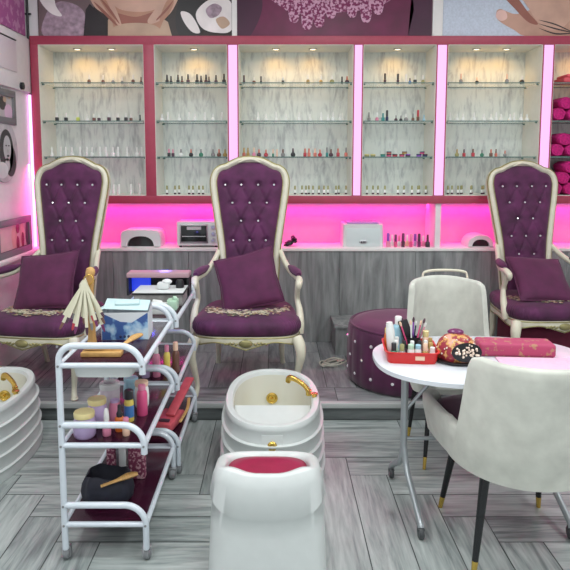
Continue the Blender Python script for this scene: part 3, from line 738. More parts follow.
    for s_ in (-1, 1):
        m.tube(cr([(0, by(1.54) - .022, 1.532), (s_ * .03, by(1.53) - .03, 1.528), (s_ * .06, by(1.52) - .028, 1.516), (s_ * .085, by(1.5) - .026, 1.508)], 4), [.010, .008, .004], 8)
    m.build('carved_crest', M['cream'], t)
    # tufted panel
    def hw(z):
        for (x0, z0), (x1, z1) in zip(backpts[:-1], backpts[1:]):
            if z0 <= z <= z1: return x0 + (x1 - x0) * (z - z0) / (z1 - z0 + 1e-9)
        return .2
    Zs = 1.33; k_ = 1.0
    rows = [(1.345, [-.178, -.062, .062, .178]), (1.215, [-.125, 0, .125]), (1.085, [-.062, .062]), (.945, [-.118, 0, .118]), (.80, [-.062, .062])]
    btn = [(x, z) for z, xs in rows for x in xs]
    segs = []
    for (z1, a), (z2, b) in zip(rows[:-1], rows[1:]):
        for xa in a:
            for xb in b:
                if abs(xa - xb) < .13: segs.append((xa, z1, xb, z2))
    def depth(x, z):
        d = 0
        for bx, bz in btn: d += .026 * math.exp(-((x - bx) ** 2 + (z - bz) ** 2) / (2 * .018 ** 2))
        for xa, za, xb, zb2 in segs:
            L2 = (xb - xa) ** 2 + (zb2 - za) ** 2; tt = max(0, min(1, ((x - xa) * (xb - xa) + (z - za) * (zb2 - za)) / L2))
            q = math.hypot(x - xa - tt * (xb - xa), z - za - tt * (zb2 - za)); d = max(d, .011 * math.exp(-(q / .009) ** 2))
        return d
    m = MB(); NX, NZ = 56, 120; grid = []
    inner = off(full, .040); 
    # horizontal half-width of inner outline as function of z
    half = [(p.z, p.x) for p in inner[:len(inner) // 2 + 1]]
    def ihw(z):
        best = 0
        for (z0, x0), (z1, x1) in zip(half[:-1], half[1:]):
            lo, hi = min(z0, z1), max(z0, z1)
            if lo <= z <= hi and hi > lo: best = max(best, x0 + (x1 - x0) * (z - z0) / (z1 - z0))
        return best
    ztop = max(z for z, x in half) - .002
    for j in range(NZ + 1):
        z = .47 + (ztop - .47) * (1 - (1 - j / NZ) ** 1.15); w = ihw(z); r_ = []
        for i in range(NX + 1):
            u = -1 + 2 * i / NX; x = u * w
            edge = min(1 - abs(u), (ztop - z) / .2 * 1.0 + .0) ; bul = .045 * (1 - math.exp(-max(0, edge) / .13))
            r_.append(Vector((x, by(z) - .004 - bul + depth(x, z), z)))
        grid.append(r_)
    m.loft(grid, False, False, False)
    m.build('back_cushion', M['velvet'], t, ang=80)
    m = MB(); m.loft([[Vector((x, p.y + .034, p.z)) for x in (-p.x, p.x)] for p in full[:len(full) // 2] ], False, False, False); m.build('back_cover', M['cream'], t)
    for bx, bz in btn:
        m = MB(); m.sphere((0, 0, 0), .0085, 8); q = m.build('crystal_button', M['crystal'], t, ang=5); q.location = (bx, by(bz) - .036, bz)
        if len(_btn): bpy.data.meshes.remove(q.data) if False else None; q.data = _btn[0]
        else: _btn.append(q.data)
    # arms
    for s_ in (-1, 1):
        m = MB()
        m.tube(cr([(s_ * .222, by(.86) + .01, .87), (s_ * .255, .20, .80), (s_ * .30, .08, .745), (s_ * .335, -.06, .735), (s_ * .345, -.15, .735), (s_ * .342, -.195, .715), (s_ * .338, -.185, .685), (s_ * .338, -.16, .69)], 6), crv([.018, .020, .020, .021, .024, .022, .016, .008], 6), 10)
        m.build('armrest', M['cream'], t)
        m = MB(); m.tube(cr([(s_ * .34, -.15, .72), (s_ * .335, -.12, .655), (s_ * .335, -.09, .59), (s_ * .350, -.13, .52), (s_ * .352, -.17, .44), (s_ * .345, -.18, .385)], 6), crv([.022, .019, .018, .023, .028, .03], 6), 10); m.build('arm_support', M['cream'], t)
        m = MB(); m.tube(cr([(s_ * .285, .12, .782), (s_ * .31, .05, .772), (s_ * .333, -.05, .768), (s_ * .343, -.12, .764)], 5), crv([.012, .030, .032, .018], 5), 10, flat=.8); m.build('arm_pad', M['velvet'], t)
    return t
_btn = []
thr = make_throne()
thr.location = (-.185, 4.17, .1105); thr['label'] = 'purple tufted throne chair with ivory carved frame, the middle one of three'
thr['group'] = 'purple throne chairs'
tl = copy_tree(thr); tl.location = (-1.55, 4.17, .1105); tl.rotation_euler.z = math.radians(-9); tl['label'] = 'purple tufted throne chair with ivory frame against the left wall'
tr = copy_tree(thr); tr.location = (2.015, 4.60, .1105); tr.scale = (1, 1, .98); tr.rotation_euler.z = math.radians(4); tr['label'] = 'purple tufted throne chair with ivory frame at right, set furthest back'

def pillow(loc, rot, size, label, mt):
    m = MB(); N = 28; top = []; bot = []
    for sgn, G in ((1, top), (-1, bot)):
        for j in range(N + 1):
            r_ = []
            for i in range(N + 1):
                u, v = -1 + 2 * i / N, -1 + 2 * j / N
                th = (max(0, (1 - u ** 2)) ** .45 * max(0, (1 - v ** 2)) ** .45)
                pin = 1 - .07 * (1 - abs(v)) * abs(u) ** 3; pin2 = 1 - .07 * (1 - abs(u)) * abs(v) ** 3
                r_.append(Vector((u * size / 2 * pin, sgn * th * .065 * (1 + .06 * math.sin(5 * u + 3 * v)), v * size / 2 * pin2)))
            G.append(r_)
    m.loft(top, False, False, False); m.loft(bot, False, False, False)
    bmesh.ops.remove_doubles(m.bm, verts=m.bm.verts, dist=.0005)
    o = m.build('throw_pillow', mt, loc=loc, rot=rot, ang=80)
    e = [(-1, -1), (1, -1), (1, 1), (-1, 1)]
    m = MB(); pts = []
    for (a, b), (c_, d) in zip(e, e[1:] + e[:1]):
        for k in range(10):
            u, v = a + (c_ - a) * k / 10, b + (d - b) * k / 10
            pin = 1 - .07 * (1 - abs(v)) * abs(u) ** 3; pin2 = 1 - .07 * (1 - abs(u)) * abs(v) ** 3
            pts.append(Vector((u * size / 2 * pin, 0, v * size / 2 * pin2)))
    m.tube(pts, .006, 6, True); m.build('piping', mt, o)
    tag(o, label, 'pillow', 'velvet pillows on the thrones')
    return o
pillow((-.185, 4.195, .808), (math.radians(-34), math.radians(-15), 0), .42, 'plum velvet pillow leaning on the middle throne', M['velvetp'])
pillow((-1.575, 4.185, .806), (math.radians(-34), math.radians(-7), math.radians(-6)), .42, 'plum velvet pillow leaning on the left throne', M['velvetp'])
pillow((1.975, 4.53, .752), (math.radians(-50), math.radians(4), math.radians(4)), .42, 'plum velvet pillow leaning on the right throne', M['velvetp'])

# ------------------------------------------------------------------ pouf, box, cable
t = thing('tufted_pouf', 'round plum velvet pouf studded with crystals on the platform', 'pouf', (.905, 4.20, .1105))
m = MB(); rings = []
def pf(a): return lambda tt: 1 + a * (abs(math.sin(tt * 12)) ** .5 - .7)
rr = .395
for k, z, a in ((.93, .0, 0), (.99, .02, .01), (1.0, .08, .018), (1.005, .2, .02), (1.0, .33, .018), (.985, .385, .01), (.95, .40, 0), (.93, .398, 0), (.90, .41, 0), (.7, .425, 0), (.4, .43, 0), (.1, .432, 0)):
    rings.append(ell(rr * k, rr * k, z, 2, 144, f=pf(a)))
m.loft(rings); m.build('body', M['pouf'], t, ang=60)
m = MB(); m.tube(ell(rr * .955, rr * .955, .402, 2, 72), .008, 8, True); m.build('piping', M['pouf'], t)
for j, z in enumerate((.09, .2, .31)):
    for k in range(16):
        a = 2 * PI * (k + .5 * (j % 2)) / 16
        if math.sin(a) > .35: continue
        m = MB(); m.sphere((rr * .995 * math.cos(a), rr * .995 * math.sin(a), z), .012, 8); m.build('crystal_stud', M['crystal'], t, ang=5)
m = MB(); m.bb(.475, .88, 4.72, 5.075, .110, .325); m.bb(.465, .89, 4.71, 5.078, .325, .345, .002)
tag(m.build('step_box', M['panel']), 'low grey wood box against the panelled wall behind the plum pouf', 'box')
m = MB()
for k in range(4):
    m.tube([Vector((.42 + .085 * math.cos(a) + .01 * k, 4.50 + .07 * math.sin(a + k), .118 + .005 * k + .004 * math.sin(3 * a))) for a in [2 * PI * i / 30 for i in range(26)]], .0055, 6)
tag(m.build('coiled_cable', M['cable']), 'coiled white cable lying on platform beside the pouf', 'cable')
m = MB(); m.box((1.98, 4.62, .1105 + .15), (.42, .42, .30), .03, seg=3); m.box((1.98, 4.62, .1105 + .305), (.40, .40, .014), .006)
tag(m.build('storage_ottoman', mat('wine_velvet', (.12, .006, .03), .8, vary=.2)), 'dark red square ottoman tucked beneath the right throne', 'ottoman')

# ------------------------------------------------------------------ foot basins
def make_basin():
    t = thing('foot_basin', '', 'foot basin')
    A, B = .245, .41; N = 72
    def egg(k, z, dz=0):
        return [Vector((p.x, p.y, p.z)) for p in ell(A * k, B * (1 - (1 - k) * .65), z, 2.35, N)]
    rings = [egg(1.13, 0), egg(1.14, .012)]
    for zz in (.06, .135, .21, .285):
        rings += [egg(1.12 - .22 * (zz - .07), zz - .012), egg(1.15 - .22 * (zz - .07), zz - .003), egg(1.15 - .22 * (zz - .07), zz + .003), egg(1.10 - .22 * (zz - .07), zz + .008)]
    rings += [egg(1.01, .335), egg(1.03, .35), egg(1.03, .365), egg(1.0, .378), egg(.94, .380), egg(.87, .374)]
    m = MB(); m.loft(rings, True, False)
    m.loft([egg(.87, .374), egg(.845, .355)], False, False)
    m.build('body', M['acryl'], t, ang=45)
    # inner bowl (rear two thirds) and foot shelf at the front
    m = MB(); rr_ = []
    for k, z in ((.845, .355), (.82, .30), (.77, .2), (.68, .13), (.5, .11), (.2, .107), (.02, .107)): rr_.append(egg(k, z))
    m.loft(rr_, False, True); m.build('bowl', M['bowl'], t, ang=60)
    # foot rest slab: clipped region y<-.10
    base = [p for p in egg(.835, 0)]
    poly = [(p.x, p.y) for p in base if p.y < -.04]
    poly.sort(key=lambda q: math.atan2(q[1] + .04, q[0])); 
    poly = [(-.2045, -.015)] + poly + [(.2045, -.015)]
    m = MB(); n = len(poly)
    topz = lambda y: .325 - .06 * max(0, min(1, (-y - .0) / .30))
    m.loft([[Vector((x, y, .12)) for x, y in poly], [Vector((x, y, topz(y) - .008)) for x, y in poly], [Vector((x * .98, y * .985 - .002, topz(y))) for x, y in poly]]); m.build('foot_rest', M['acryl'], t, ang=30)
    # front panel with knob
    m = MB(); m.loft([[Vector((-.05 * k_, -.432 + y, z)), Vector((.05 * k_, -.432 + y, z)), Vector((.05 * k_, -.38, z)), Vector((-.05 * k_, -.38, z))] for k_, y, z in ((1.2, -.012, .01), (1.1, -.012, .15), (1, .005, .25), (1, .018, .335))]); m.build('front_panel', M['acryl'], t)
    m = MB(); m.lathe([(.024, 0), (.024, .006), (.018, .012), (.010, .013), (0, .010)], (0, -.420, .285), 24, rot=(PI / 2 - .05, 0, 0)); m.build('knob', M['gold'], t)
    m = MB(); m.lathe([(.034, 0), (.034, .008), (.026, .012), (.02, .006), (.008, .006), (.006, .02), (0, .02)], (-.005, .335, .225), 24, rot=(PI / 2 + .1, 0, 0)); m.build('drain', M['gold'], t)
    # faucet at the right side
    m = MB(); m.cyl((.196, .02, .365), (.196, .02, .395), .016, seg=14)
    m.tube(cr([(.196, .02, .385), (.175, .05, .405), (.13, .09, .425), (.095, .12, .425), (.085, .128, .400)], 5), crv([.014, .013, .014, .017, .015], 5), 12)
    m.tube(cr([(.20, -.02, .382), (.19, .02, .395), (.17, .04, .42)], 4), [.007, .008, .006], 8); m.build('faucet', M['gold'], t)
    m = MB(); m.lathe([(.013, 0), (.013, .01), (.02, .014), (.02, .02), (0, .022)], (.222, -.035, .376), 14); m.build('tap_handle', M['gold'], t)
    return t
ba = make_basin(); ba.location = (-.013, 3.21, 0); ba['label'] = 'white ridged foot basin with gold faucet in front of the middle throne'; ba['group'] = 'white foot basins'
bl = copy_tree(ba); bl.location = (-1.62, 3.25, 0); bl['label'] = 'white ridged foot basin with gold faucet cut off at the left edge'
# white stool with red seat
t = thing('technician_stool', 'white moulded stool with crimson seat in front of the centre basin', 'stool', (-.028, 2.26, 0))
N = 80; m = MB()
def stz(tt):   # rim height; near side (sin=-1) is the raised lip
    s_ = math.sin(tt); c_ = math.cos(tt); w = math.copysign(abs(s_) ** .55, s_)
    return .438 + .0435 * (1 - w) - (.012 * math.cos(c_ * PI * 1.5) if s_ < 0 else 0) * max(0, -s_)
def stn(kx, ky, zf):
    out = []
    for i in range(N):
        tt = 2 * PI * i / N; c_, s_ = math.cos(tt), math.sin(tt)
        out.append(Vector((kx * math.copysign(abs(c_) ** .55, c_), ky * math.copysign(abs(s_) ** .55, s_), zf(tt))))
    return out
m.loft([stn(.225, .205, lambda a: 0), stn(.228, .208, lambda a: .01), stn(.222, .200, lambda a: .15), stn(.214, .195, lambda a: .28 + .03 * abs(math.cos(a))), stn(.207, .190, lambda a: .35 + .05 * abs(math.cos(a)) ** 2), stn(.216, .198, lambda a: .358 + .05 * abs(math.cos(a)) ** 2), stn(.206, .187, lambda a: stz(a) - .05), stn(.196, .178, lambda a: stz(a) - .006), stn(.186, .169, stz), stn(.166, .150, lambda a: stz(a) - .004), stn(.158, .143, lambda a: stz(a) - .02), stn(.156, .14, lambda a: .38)], True, False)
m.build('shell', M['acryl'], t, ang=60)
m = MB(); m.loft([stn(.164, .146, lambda a: .385), stn(.164, .146, lambda a: .41), stn(.156, .138, lambda a: .430), stn(.1, .09, lambda a: .445), stn(.01, .01, lambda a: .449)]); m.build('seat', M['redseat'], t, ang=60)

# ------------------------------------------------------------------ trolleys
def make_trolley():
    t = thing('salon_trolley', '', 'trolley')
    w, dp, r = .165, .335, .0135
    LV = [(.82, .90), (.49, .575), (.155, .237)]
    for y in (-dp, dp):
        m = MB()
        # left post into top loop and down on the right
        m.tube([(-w, y, .05), (-w, y, .82)] + [(-w + .06 - .06 * math.cos(a), y, .84 + .06 * math.sin(a)) for a in [PI / 2 * i / 8 for i in range(9)]] +
               [(w - .09 + .09 * math.sin(a), y, .81 + .09 * math.cos(a)) for a in [PI / 2 * i / 10 for i in range(11)]] + [(w, y, .785)], r, 10)
        for zbar, ztop_ in LV[1:]:
            end = zbar - .035 if zbar > .3 else .05
            m.tube([(-w, y, ztop_), (w - .085, y, ztop_)] + [(w - .085 + .085 * math.sin(a), y, ztop_ - .085 + .085 * math.cos(a)) for a in [PI / 2 * i / 10 for i in range(1, 11)]] + [(w, y, end)], r, 10)
        for zbar, _ in LV: m.tube([(-w, y, zbar), (w, y, zbar)], r * .85, 10)
        m.build('end_frame', M['metalw'], t)
        m = MB()
        for zbar, ztop_ in LV:
            s_ = -1 if y < 0 else 1
            for x, z in ((-w, ztop_), (-w, zbar), (w, zbar)): m.cyl((x, y + s_ * r * .8, z), (x, y + s_ * (r + .002), z), .005, seg=8)
        m.build('screws', M['wheel'], t)
    for zbar, _ in LV:
        for x in (-w, w):
            m = MB(); m.cyl((x, -dp, zbar), (x, dp, zbar), r * .85, seg=10); m.build('side_rail', M['metalw'], t)
        m = MB(); m.bb(-w + .008, w - .008, -dp + .01, dp - .01, zbar - .004, zbar + .004, .001); m.build('shelf', M['shelfp'], t)
    for x in (-w, w):
        for y in (-dp, dp):
            m = MB(); m.cyl((x, y, .045), (x, y, .066), .009); m.box((x, y - math.copysign(.008, y), .056), (.024, .022, .010), .003)
            for q in (-.017, .017): m.box((x + q, y - math.copysign(.012, y), .034), (.003, .024, .040), .001)
            m.box((x, y - math.copysign(.012, y), .056), (.037, .026, .006), .002)
            cs_ = m.build('caster', M['steel'], t)
            m = MB(); m.lathe([(0, -.012), (.023, -.012), (.0265, -.008), (.0265, .008), (.023, .012), (0, .012)], (x, y - math.copysign(.014, y), .0268), 20, rot=(0, PI / 2, 0))
            for q in (-.0125, .0125): m.lathe([(.008, 0), (.019, 0), (.019, q * .15), (.008, q * .15)], (x + q, y - math.copysign(.014, y), .0268), 20, 1, rot=(0, PI / 2, 0))
            m.build('wheel', [M['wheel'], M['steel']], cs_)
    return t
tr1 = make_trolley(); tr1.location = (-.690, 2.705, 0); tr1['label'] = 'white tubular three tier salon trolley nearest the camera, burgundy shelves'; tr1['group'] = 'salon trolleys'
tr2 = copy_tree(tr1); tr2.location = (-.668, 3.405, 0); tr2['label'] = 'white tubular three tier salon trolley directly behind the front trolley'
m = MB(); pr = [(.085, .0), (.10, .05), (.105, .05)]
def tray(m, cx, cy, z, sx, sy, h, th=.004, flare=.012, mi=0, rnd_=.01):
    def rc(a, b, z): return [Vector((cx + p.x, cy + p.y, z)) for p in ell(a, b, 0, 8, 40)]
    m.loft([rc(sx - flare, sy - flare, z), rc(sx, sy, z + h), rc(sx + .004, sy + .004, z + h), rc(sx + .004, sy + .004, z + h - .003), ], False, False, mi=mi)
    m.loft([rc(sx - flare, sy - flare, z), rc(sx - flare - th, sy - flare - th, z + th), rc(sx - th, sy - th, z + h), rc(sx, sy, z + h)], True, False, mi=mi)
    m.loft([rc(.001, .001, z + th), rc(sx - flare - th, sy - flare - th, z + th)], True, False, mi=mi)
    return m
m = MB(); tray(m, 0, -.235, .762, .125, .085, .052); m.build('hanging_bin', M['acryl'], tr1)

z1, z2, z3 = .8245, .4945, .1595
# top tier of the front trolley
t = thing('glove_box', 'open blue and white printed cardboard box on top shelf of front trolley', 'box', (-.678, 2.775, z1), .06)
m = MB(); w, d, h = .105, .065, .125
m.loft([[Vector((-w, -d, 0)), Vector((w, -d, 0)), Vector((w, d, 0)), Vector((-w, d, 0))], [Vector((-w, -d, h)), Vector((w, -d, h)), Vector((w, d, h + .02)), Vector((-w, d, h + .02))]], True, False); m.build('carton', mat('white_carton', (.62, .66, .70), .6), t)
m = MB(); poly = [(-w + .003, 0), (w - .003, 0), (w - .003, h * .98), (.03, h * .62), (-.02, h * .66), (-w + .003, h * .98)]
m.prism(poly, .001, Matrix.Translation((0, -d - .0012, .001)) @ Matrix.Rotation(PI / 2, 4, 'X')); m.build('front_print', M['bluewave'], t)
m = MB()
for k in range(4): m.sphere((-.02 + .018 * k, -d - .003, .016), (.006, .002, .007), 8)
m.build('printed_dots', cm('navy'), t)
m = MB(); m.box((0, .0, h + .022), (w * 1.9, d * 1.5, .003), .001, rot=(.28, .05, 0)); m.box((-w - .012, 0, h + .004), (.04, d * 1.6, .003), .001, rot=(0, -.5, 0)); m.box((.0, .01, h + .03), (.11, .05, .012), .005, rot=(.2, 0, .1)); m.build('flaps', mat('pale_aqua', (.50, .66, .68), .6), t)
def lying_brush(loc, rz, L, label, rx=0):
    m = MB(); m.tube(cr([(0, -L / 2, .010), (0, -L * .1, .012), (0, L * .25, .016), (0, L / 2, .012)], 5), crv([.009, .010, .019, .012], 5), 10, flat=.6)
    o = m.build('wooden_brush', M['woodlt'], loc=loc, rot=(rx, 0, rz)); return tag(o, label, 'brush', 'wooden brushes')
m = MB(); m.box((0, 0, .010), (.165, .055, .020), .004); m.box((.0, .012, .027), (.15, .03, .013), .004, rot=(0, .05, .06)); o = m.build('wooden_block', M['woodlt'], loc=(-.715, 2.485, z1)); tag(o, 'honey wood file block on the front of the front trolley', 'block')
lying_brush((-.626, 2.57, z1 + .022), math.radians(-28), .17, 'wooden handled brush leaning beside the blue box', .12)
# wooden display arm with nail sample fans
t = thing('sample_stand', 'carved wooden stand hung with fans of ivory nail colour sticks, front trolley', 'nail sample stand', (-.79, 2.60, z1))
m = MB(); m.lathe([(0, 0), (.032, 0), (.032, .008), (.02, .014), (.017, .05), (.014, .15), (.013, .26), (.017, .30), (.019, .325), (.014, .345), (0, .352)], seg=18)
m.sphere((.006, -.004, .33), (.018, .014, .022), 10); m.build('post', M['woodlt'], t)
m = MB(); m.tube([Vector((.0 + .02 * math.cos(a), -.022, .30 + .02 * math.sin(a))) for a in [2 * PI * i / 20 for i in range(20)]], .002, 6, True); m.build('ring', M['gold'], t)
rnd = random.Random(2); tipc = ['plum', 'brown', 'dark', 'grey', 'red', 'plum']
for k in range(15):
    a = math.radians(-32 + 60 * k / 14) ; L = .205 + .03 * math.sin(k * 1.7); y = -.026 - .010 * (k % 3)
    dx, dz = math.sin(a), -math.cos(a); ox_ = -.012
    m = MB(); w0, w1 = .0035, .0066
    def sp(l, w): c0 = Vector((ox_ + dx * l, y - .05 * l, .30 + dz * l)); pv = Vector((-dz, 0, dx)); return [c0 + pv * w + Vector((0, .0015, 0)), c0 - pv * w + Vector((0, .0015, 0)), c0 - pv * w - Vector((0, .0015, 0)), c0 + pv * w - Vector((0, .0015, 0))]
    m.loft([sp(0, w0), sp(.02, w0), sp(L * .45, w1), sp(L * .86, w1 * .95)]); m.loft([sp(L * .86, w1 * .95), sp(L * .95, w1 * .8), sp(L, w1 * .4)], mi=1)
    m.build('sample_stick', [mat('ivory_plastic', (.68, .66, .50), .4) if k == 0 else bpy.data.materials['ivory_plastic'], cm(tipc[k % 6])], t)
# middle tier of the front trolley
def item(name, label, cat, loc, prof, body, cap=None, profcap=None, extra=None, seg=20, rot=None, group=None):
    m = MB(); m.lathe(prof, seg=seg)
    root = m.build(name, cm(body) if isinstance(body, str) else body, loc=loc, rot=rot)
    tag(root, label, cat, group)
    if profcap:
        m = MB(); m.lathe(profcap, seg=seg); m.build('lid' if 'jar' in name or 'tub' in name else 'cap', cm(cap) if isinstance(cap, str) else cap, root)
    if extra:
        m = MB(); m.lathe(extra[0], seg=seg); m.build('paper_label', extra[1] if not isinstance(extra[1], str) else cm(extra[1]), root)
    return root
def jarp(r, h): return [(0, 0), (r * .85, 0), (r, .01), (r * 1.03, h * .5), (r * .95, h * .85), (r * .8, h)]
def lidp(r, h, lh=.022): return [(r * .8, h - .002), (r * .93, h), (r * .95, h + lh * .8), (r * .9, h + lh), (0, h + lh + .002)]
def botp(r, h, nk=.4): return [(0, 0), (r * .95, 0), (r, .004), (r, h * .8), (r * .85, h * .9), (r * nk, h * .97), (r * nk, h)]
def capp(r, h, ch): return [(r, h - .004), (r, h + ch * .9), (r * .85, h + ch), (0, h + ch)]
item('scrub_jar', 'lavender jar with yellow lid at the front of middle shelf', 'jar', (-.785, 2.445, z2), jarp(.045, .085), 'lilac', 'paleyellow', lidp(.045, .085))
item('scrub_jar', 'lavender jar with yellow lid just behind the front jar', 'jar', (-.765, 2.56, z2), jarp(.042, .095), 'lilac', 'paleyellow', lidp(.042, .095))
item('spray_bottle', 'pink bottle with pale tapering nozzle beside the yellow lidded jars', 'bottle', (-.697, 2.455, z2), botp(.018, .065), 'pink', 'white', [(.011, .062), (.012, .07), (.010, .10), (.006, .115), (0, .116)])
item('dropper_bottle', 'amber orange bottle with black dropper cap on middle shelf', 'bottle', (-.655, 2.50, z2), botp(.02, .065), 'orange', 'black', [(.012, .06), (.013, .075), (.008, .085), (.007, .11), (0, .115)])
item('polish_bottle', 'small pale pink bottle at front right of middle shelf', 'bottle', (-.617, 2.455, z2), botp(.015, .045), 'peach', 'pink', capp(.012, .045, .03))
item('spray_can', 'blue and yellow spray bottle with black cap on middle shelf', 'bottle', (-.638, 2.60, z2), botp(.021, .105), 'yellow', 'black', capp(.020, .104, .035), ([(.0215, .02), (.0217, .022), (.0217, .07), (.0215, .072)], 'blue'))
item('lotion_bottle', 'tall magenta bottle at right of middle shelf', 'bottle', (-.595, 2.665, z2), botp(.024, .12, .6), 'rosepink', 'pink', capp(.017, .12, .018))
item('cream_tube', 'peach capped jar behind the magenta bottle', 'jar', (-.617, 2.76, z2), jarp(.033, .10), 'clear', 'peach', lidp(.033, .10, .02))
item('sky_jar', 'pale blue tub between the tape roll and black capped bottle', 'jar', (-.685, 2.84, z2), jarp(.036, .09), 'sky', 'sky', lidp(.036, .09, .02))
item('mauve_bottle', 'mauve round shouldered bottle behind the orange dropper bottle', 'bottle', (-.70, 2.60, z2), jarp(.026, .085), 'pink', 'lilac', capp(.02, .085, .012))
t = thing('tape_roll', 'white upright roll with hollow centre standing behind the yellow lidded jars', 'roll', (-.757, 2.735, z2))
m = MB(); m.lathe([(.040, 0), (.044, .002), (.044, .115), (.042, .12), (.028, .12), (.025, .117), (.024, .01), (.04, .001)], seg=28); m.build('sleeve', mat('pale_lavender_paper', (.62, .56, .62), .6), t)
m = MB(); m.lathe([(.0445, .098), (.0455, .10), (.0455, .122), (.028, .124), (.026, .10)], seg=28); m.build('rim_band', M['appl'], t)
# bottom tier
t = thing('black_bag', 'soft round black cosmetics bag on the bottom shelf of front trolley', 'bag', (-.725, 2.545, z3))
m = MB(); rings = []
for k, z, a in ((.8, 0, 0), (1, .02, .02), (1.05, .06, .03), (.98, .10, .04), (.85, .125, .05), (.80, .128, .05), (.76, .11, .04), (.6, .075, .02), (.02, .07, 0)):
    rings.append([p + Vector((0, 0, .008 * math.sin(3 * i * 2 * PI / 60 + 1) * (z > .09))) for i, p in enumerate(ell(.105 * k, .085 * k, z, 2.3, 60, f=lambda tt, a=a: 1 + a * math.sin(9 * tt + 40 * a)))])
m.loft(rings); m.build('fabric_body', mat('black_navy_fabric', (.012, .013, .025), .7, vary=.3), t, ang=70)
o = lying_brush((-.655, 2.475, z3 + .118), math.radians(-64), .155, 'wooden handled brush lying across the black bag', .12)
for i, (x, y, h, ma, lab, w) in enumerate([(-.755, 2.72, .20, M['floralpack'], 'dark floral packet standing on left of bottom shelf behind bag', .035), (-.705, 2.74, .19, M['appl'], 'narrow white box standing between two floral packets, bottom shelf', .034), (-.64, 2.74, .19, M['floralpack'], 'dark floral packet right of the white box, bottom shelf', .075)]):
    m = MB(); m.box((0, 0, h / 2), (w, .04, h), .004); m.box((0, 0, h + .001), (w * .8, .008, .012), .002)
    tag(m.build('product_packet', ma, loc=(x, y, z3)), lab, 'packet')
# rear trolley
t = thing('product_case', 'flat grey case with black rimmed lid on top of the rear trolley', 'case', (-.650, 3.465, z1))
m = MB(); m.bb(-.135, .135, -.10, .10, 0, .065, .004); m.build('body', mat('taupe_plastic', (.28, .27, .26), .4, vary=.3, scale=30), t)
m = MB(); m.bb(-.145, .145, -.11, .11, .065, .073, .002); ld = m.build('lid', M['black'], t)
m = MB(); m.bb(-.14, .14, -.105, .105, .073, .077, .001); m.build('lid_top', M['appl'], ld)
m = MB(); m.box((0, 0, .02), (.07, .05, .04), .012); m.sphere((.02, .0, .042), (.03, .025, .016), 10); o = m.build('crumpled_tissue', M['appl'], loc=(-.635, 3.46, z1 + .0772)); tag(o, 'crumpled white tissue on top of the grey case', 'tissue')
m = MB(); m.lathe([(0, 0), (.024, 0), (.024, .03), (.018, .045), (0, .048)], seg=16); tag(m.build('black_pot', M['black'], loc=(-.548, 3.50, z1 + .0772)), 'small black pot on the right of the grey case', 'pot')
for i, (x, y, w, d, h, c, lab) in enumerate([(-.755, 3.19, .12, .10, .05, 'mint', 'pale mint carton at left front of the rear trolley top'), (-.635, 3.22, .11, .10, .045, 'clear', 'white carton in the middle front of rear trolley top'), (-.555, 3.30, .05, .08, .05, 'mint', 'narrow pale green carton at right of rear trolley top')]):
    m = MB(); m.box((0, 0, h / 2), (w, d, h), .003); m.box((.01, 0, h + .008), (w * .5, d * .4, .022), .008, rot=(.2, .2, .3)); m.box((-.02, 0, h + .001), (w * .4, d * .9, .003), .001, rot=(0, -.12, 0))
    tag(m.build('tissue_carton', mat(c + '_carton', tuple(.85 * q for q in COL[c]), .6, vary=.1), loc=(x, y, z1)), lab, 'carton')
t = thing('uv_lamp', 'mauve topped UV lamp glowing blue inside at the rear trolley back', 'nail lamp', (-.695, 3.65, .8325))
m = MB(); m.bb(-.185, .185, -.05, .06, .105, .135, .006); m.build('top', M['mauve'], t)
m = MB(); m.bb(-.185, -.172, -.05, .06, 0, .105); m.bb(.172, .185, -.05, .06, 0, .105); m.bb(-.172, .172, .05, .06, 0, .105); m.build('housing', M['black'], t)
m = MB(); m.bb(-.172, -.06, .03, .05, .01, .10); m.build('light_bank', M['blueglow'], t)
item('lotion_bottle', 'clear pink bottle on the middle shelf of rear trolley', 'bottle', (-.625, 3.16, z2), botp(.02, .13), 'pink', 'clear', capp(.012, .13, .03))
item('oil_bottle', 'amber yellow bottle on the middle shelf of rear trolley', 'bottle', (-.575, 3.19, z2), botp(.018, .13), 'yellow', 'pink', capp(.012, .13, .03))
item('oil_bottle', 'brown bottle with cream cap at right of rear trolley middle shelf', 'bottle', (-.535, 3.23, z2), botp(.02, .125), 'brown', 'peach', capp(.014, .125, .04))
item('lotion_bottle', 'short clear bottle at left of rear trolley middle shelf', 'bottle', (-.68, 3.15, z2), botp(.022, .10), 'lilac', 'white', capp(.014, .10, .02))
t = thing('nail_file_wallet', 'coral pink folded wallet lying on the bottom shelf of rear trolley', 'wallet', (-.56, 3.37, z3 + .005), math.radians(-12))
m = MB(); m.box((0, .07, .115), (.055, .34, .016), .006, rot=(.30, 0, 0)); m.box((-.02, -.08, .03), (.12, .22, .05), .01); m.build('cover', mat('coral_vinyl', (.62, .10, .13), .45, vary=.1), t)
m = MB(); m.box((-.01, -.15, .060), (.06, .025, .012), .004); m.build('clasp', cm('dark'), t)
m = MB(); m.tube(cr([(.05, -.16, .0), (.075, -.05, .03), (.07, .05, .05), (.06, .12, .01)], 5), .009, 8, flat=.4); tag(m.build('wood_strip', M['woodlt'], loc=(-.565, 3.37, z3 + .062)), 'short curved wooden stick lying on the coral wallet', 'stick')

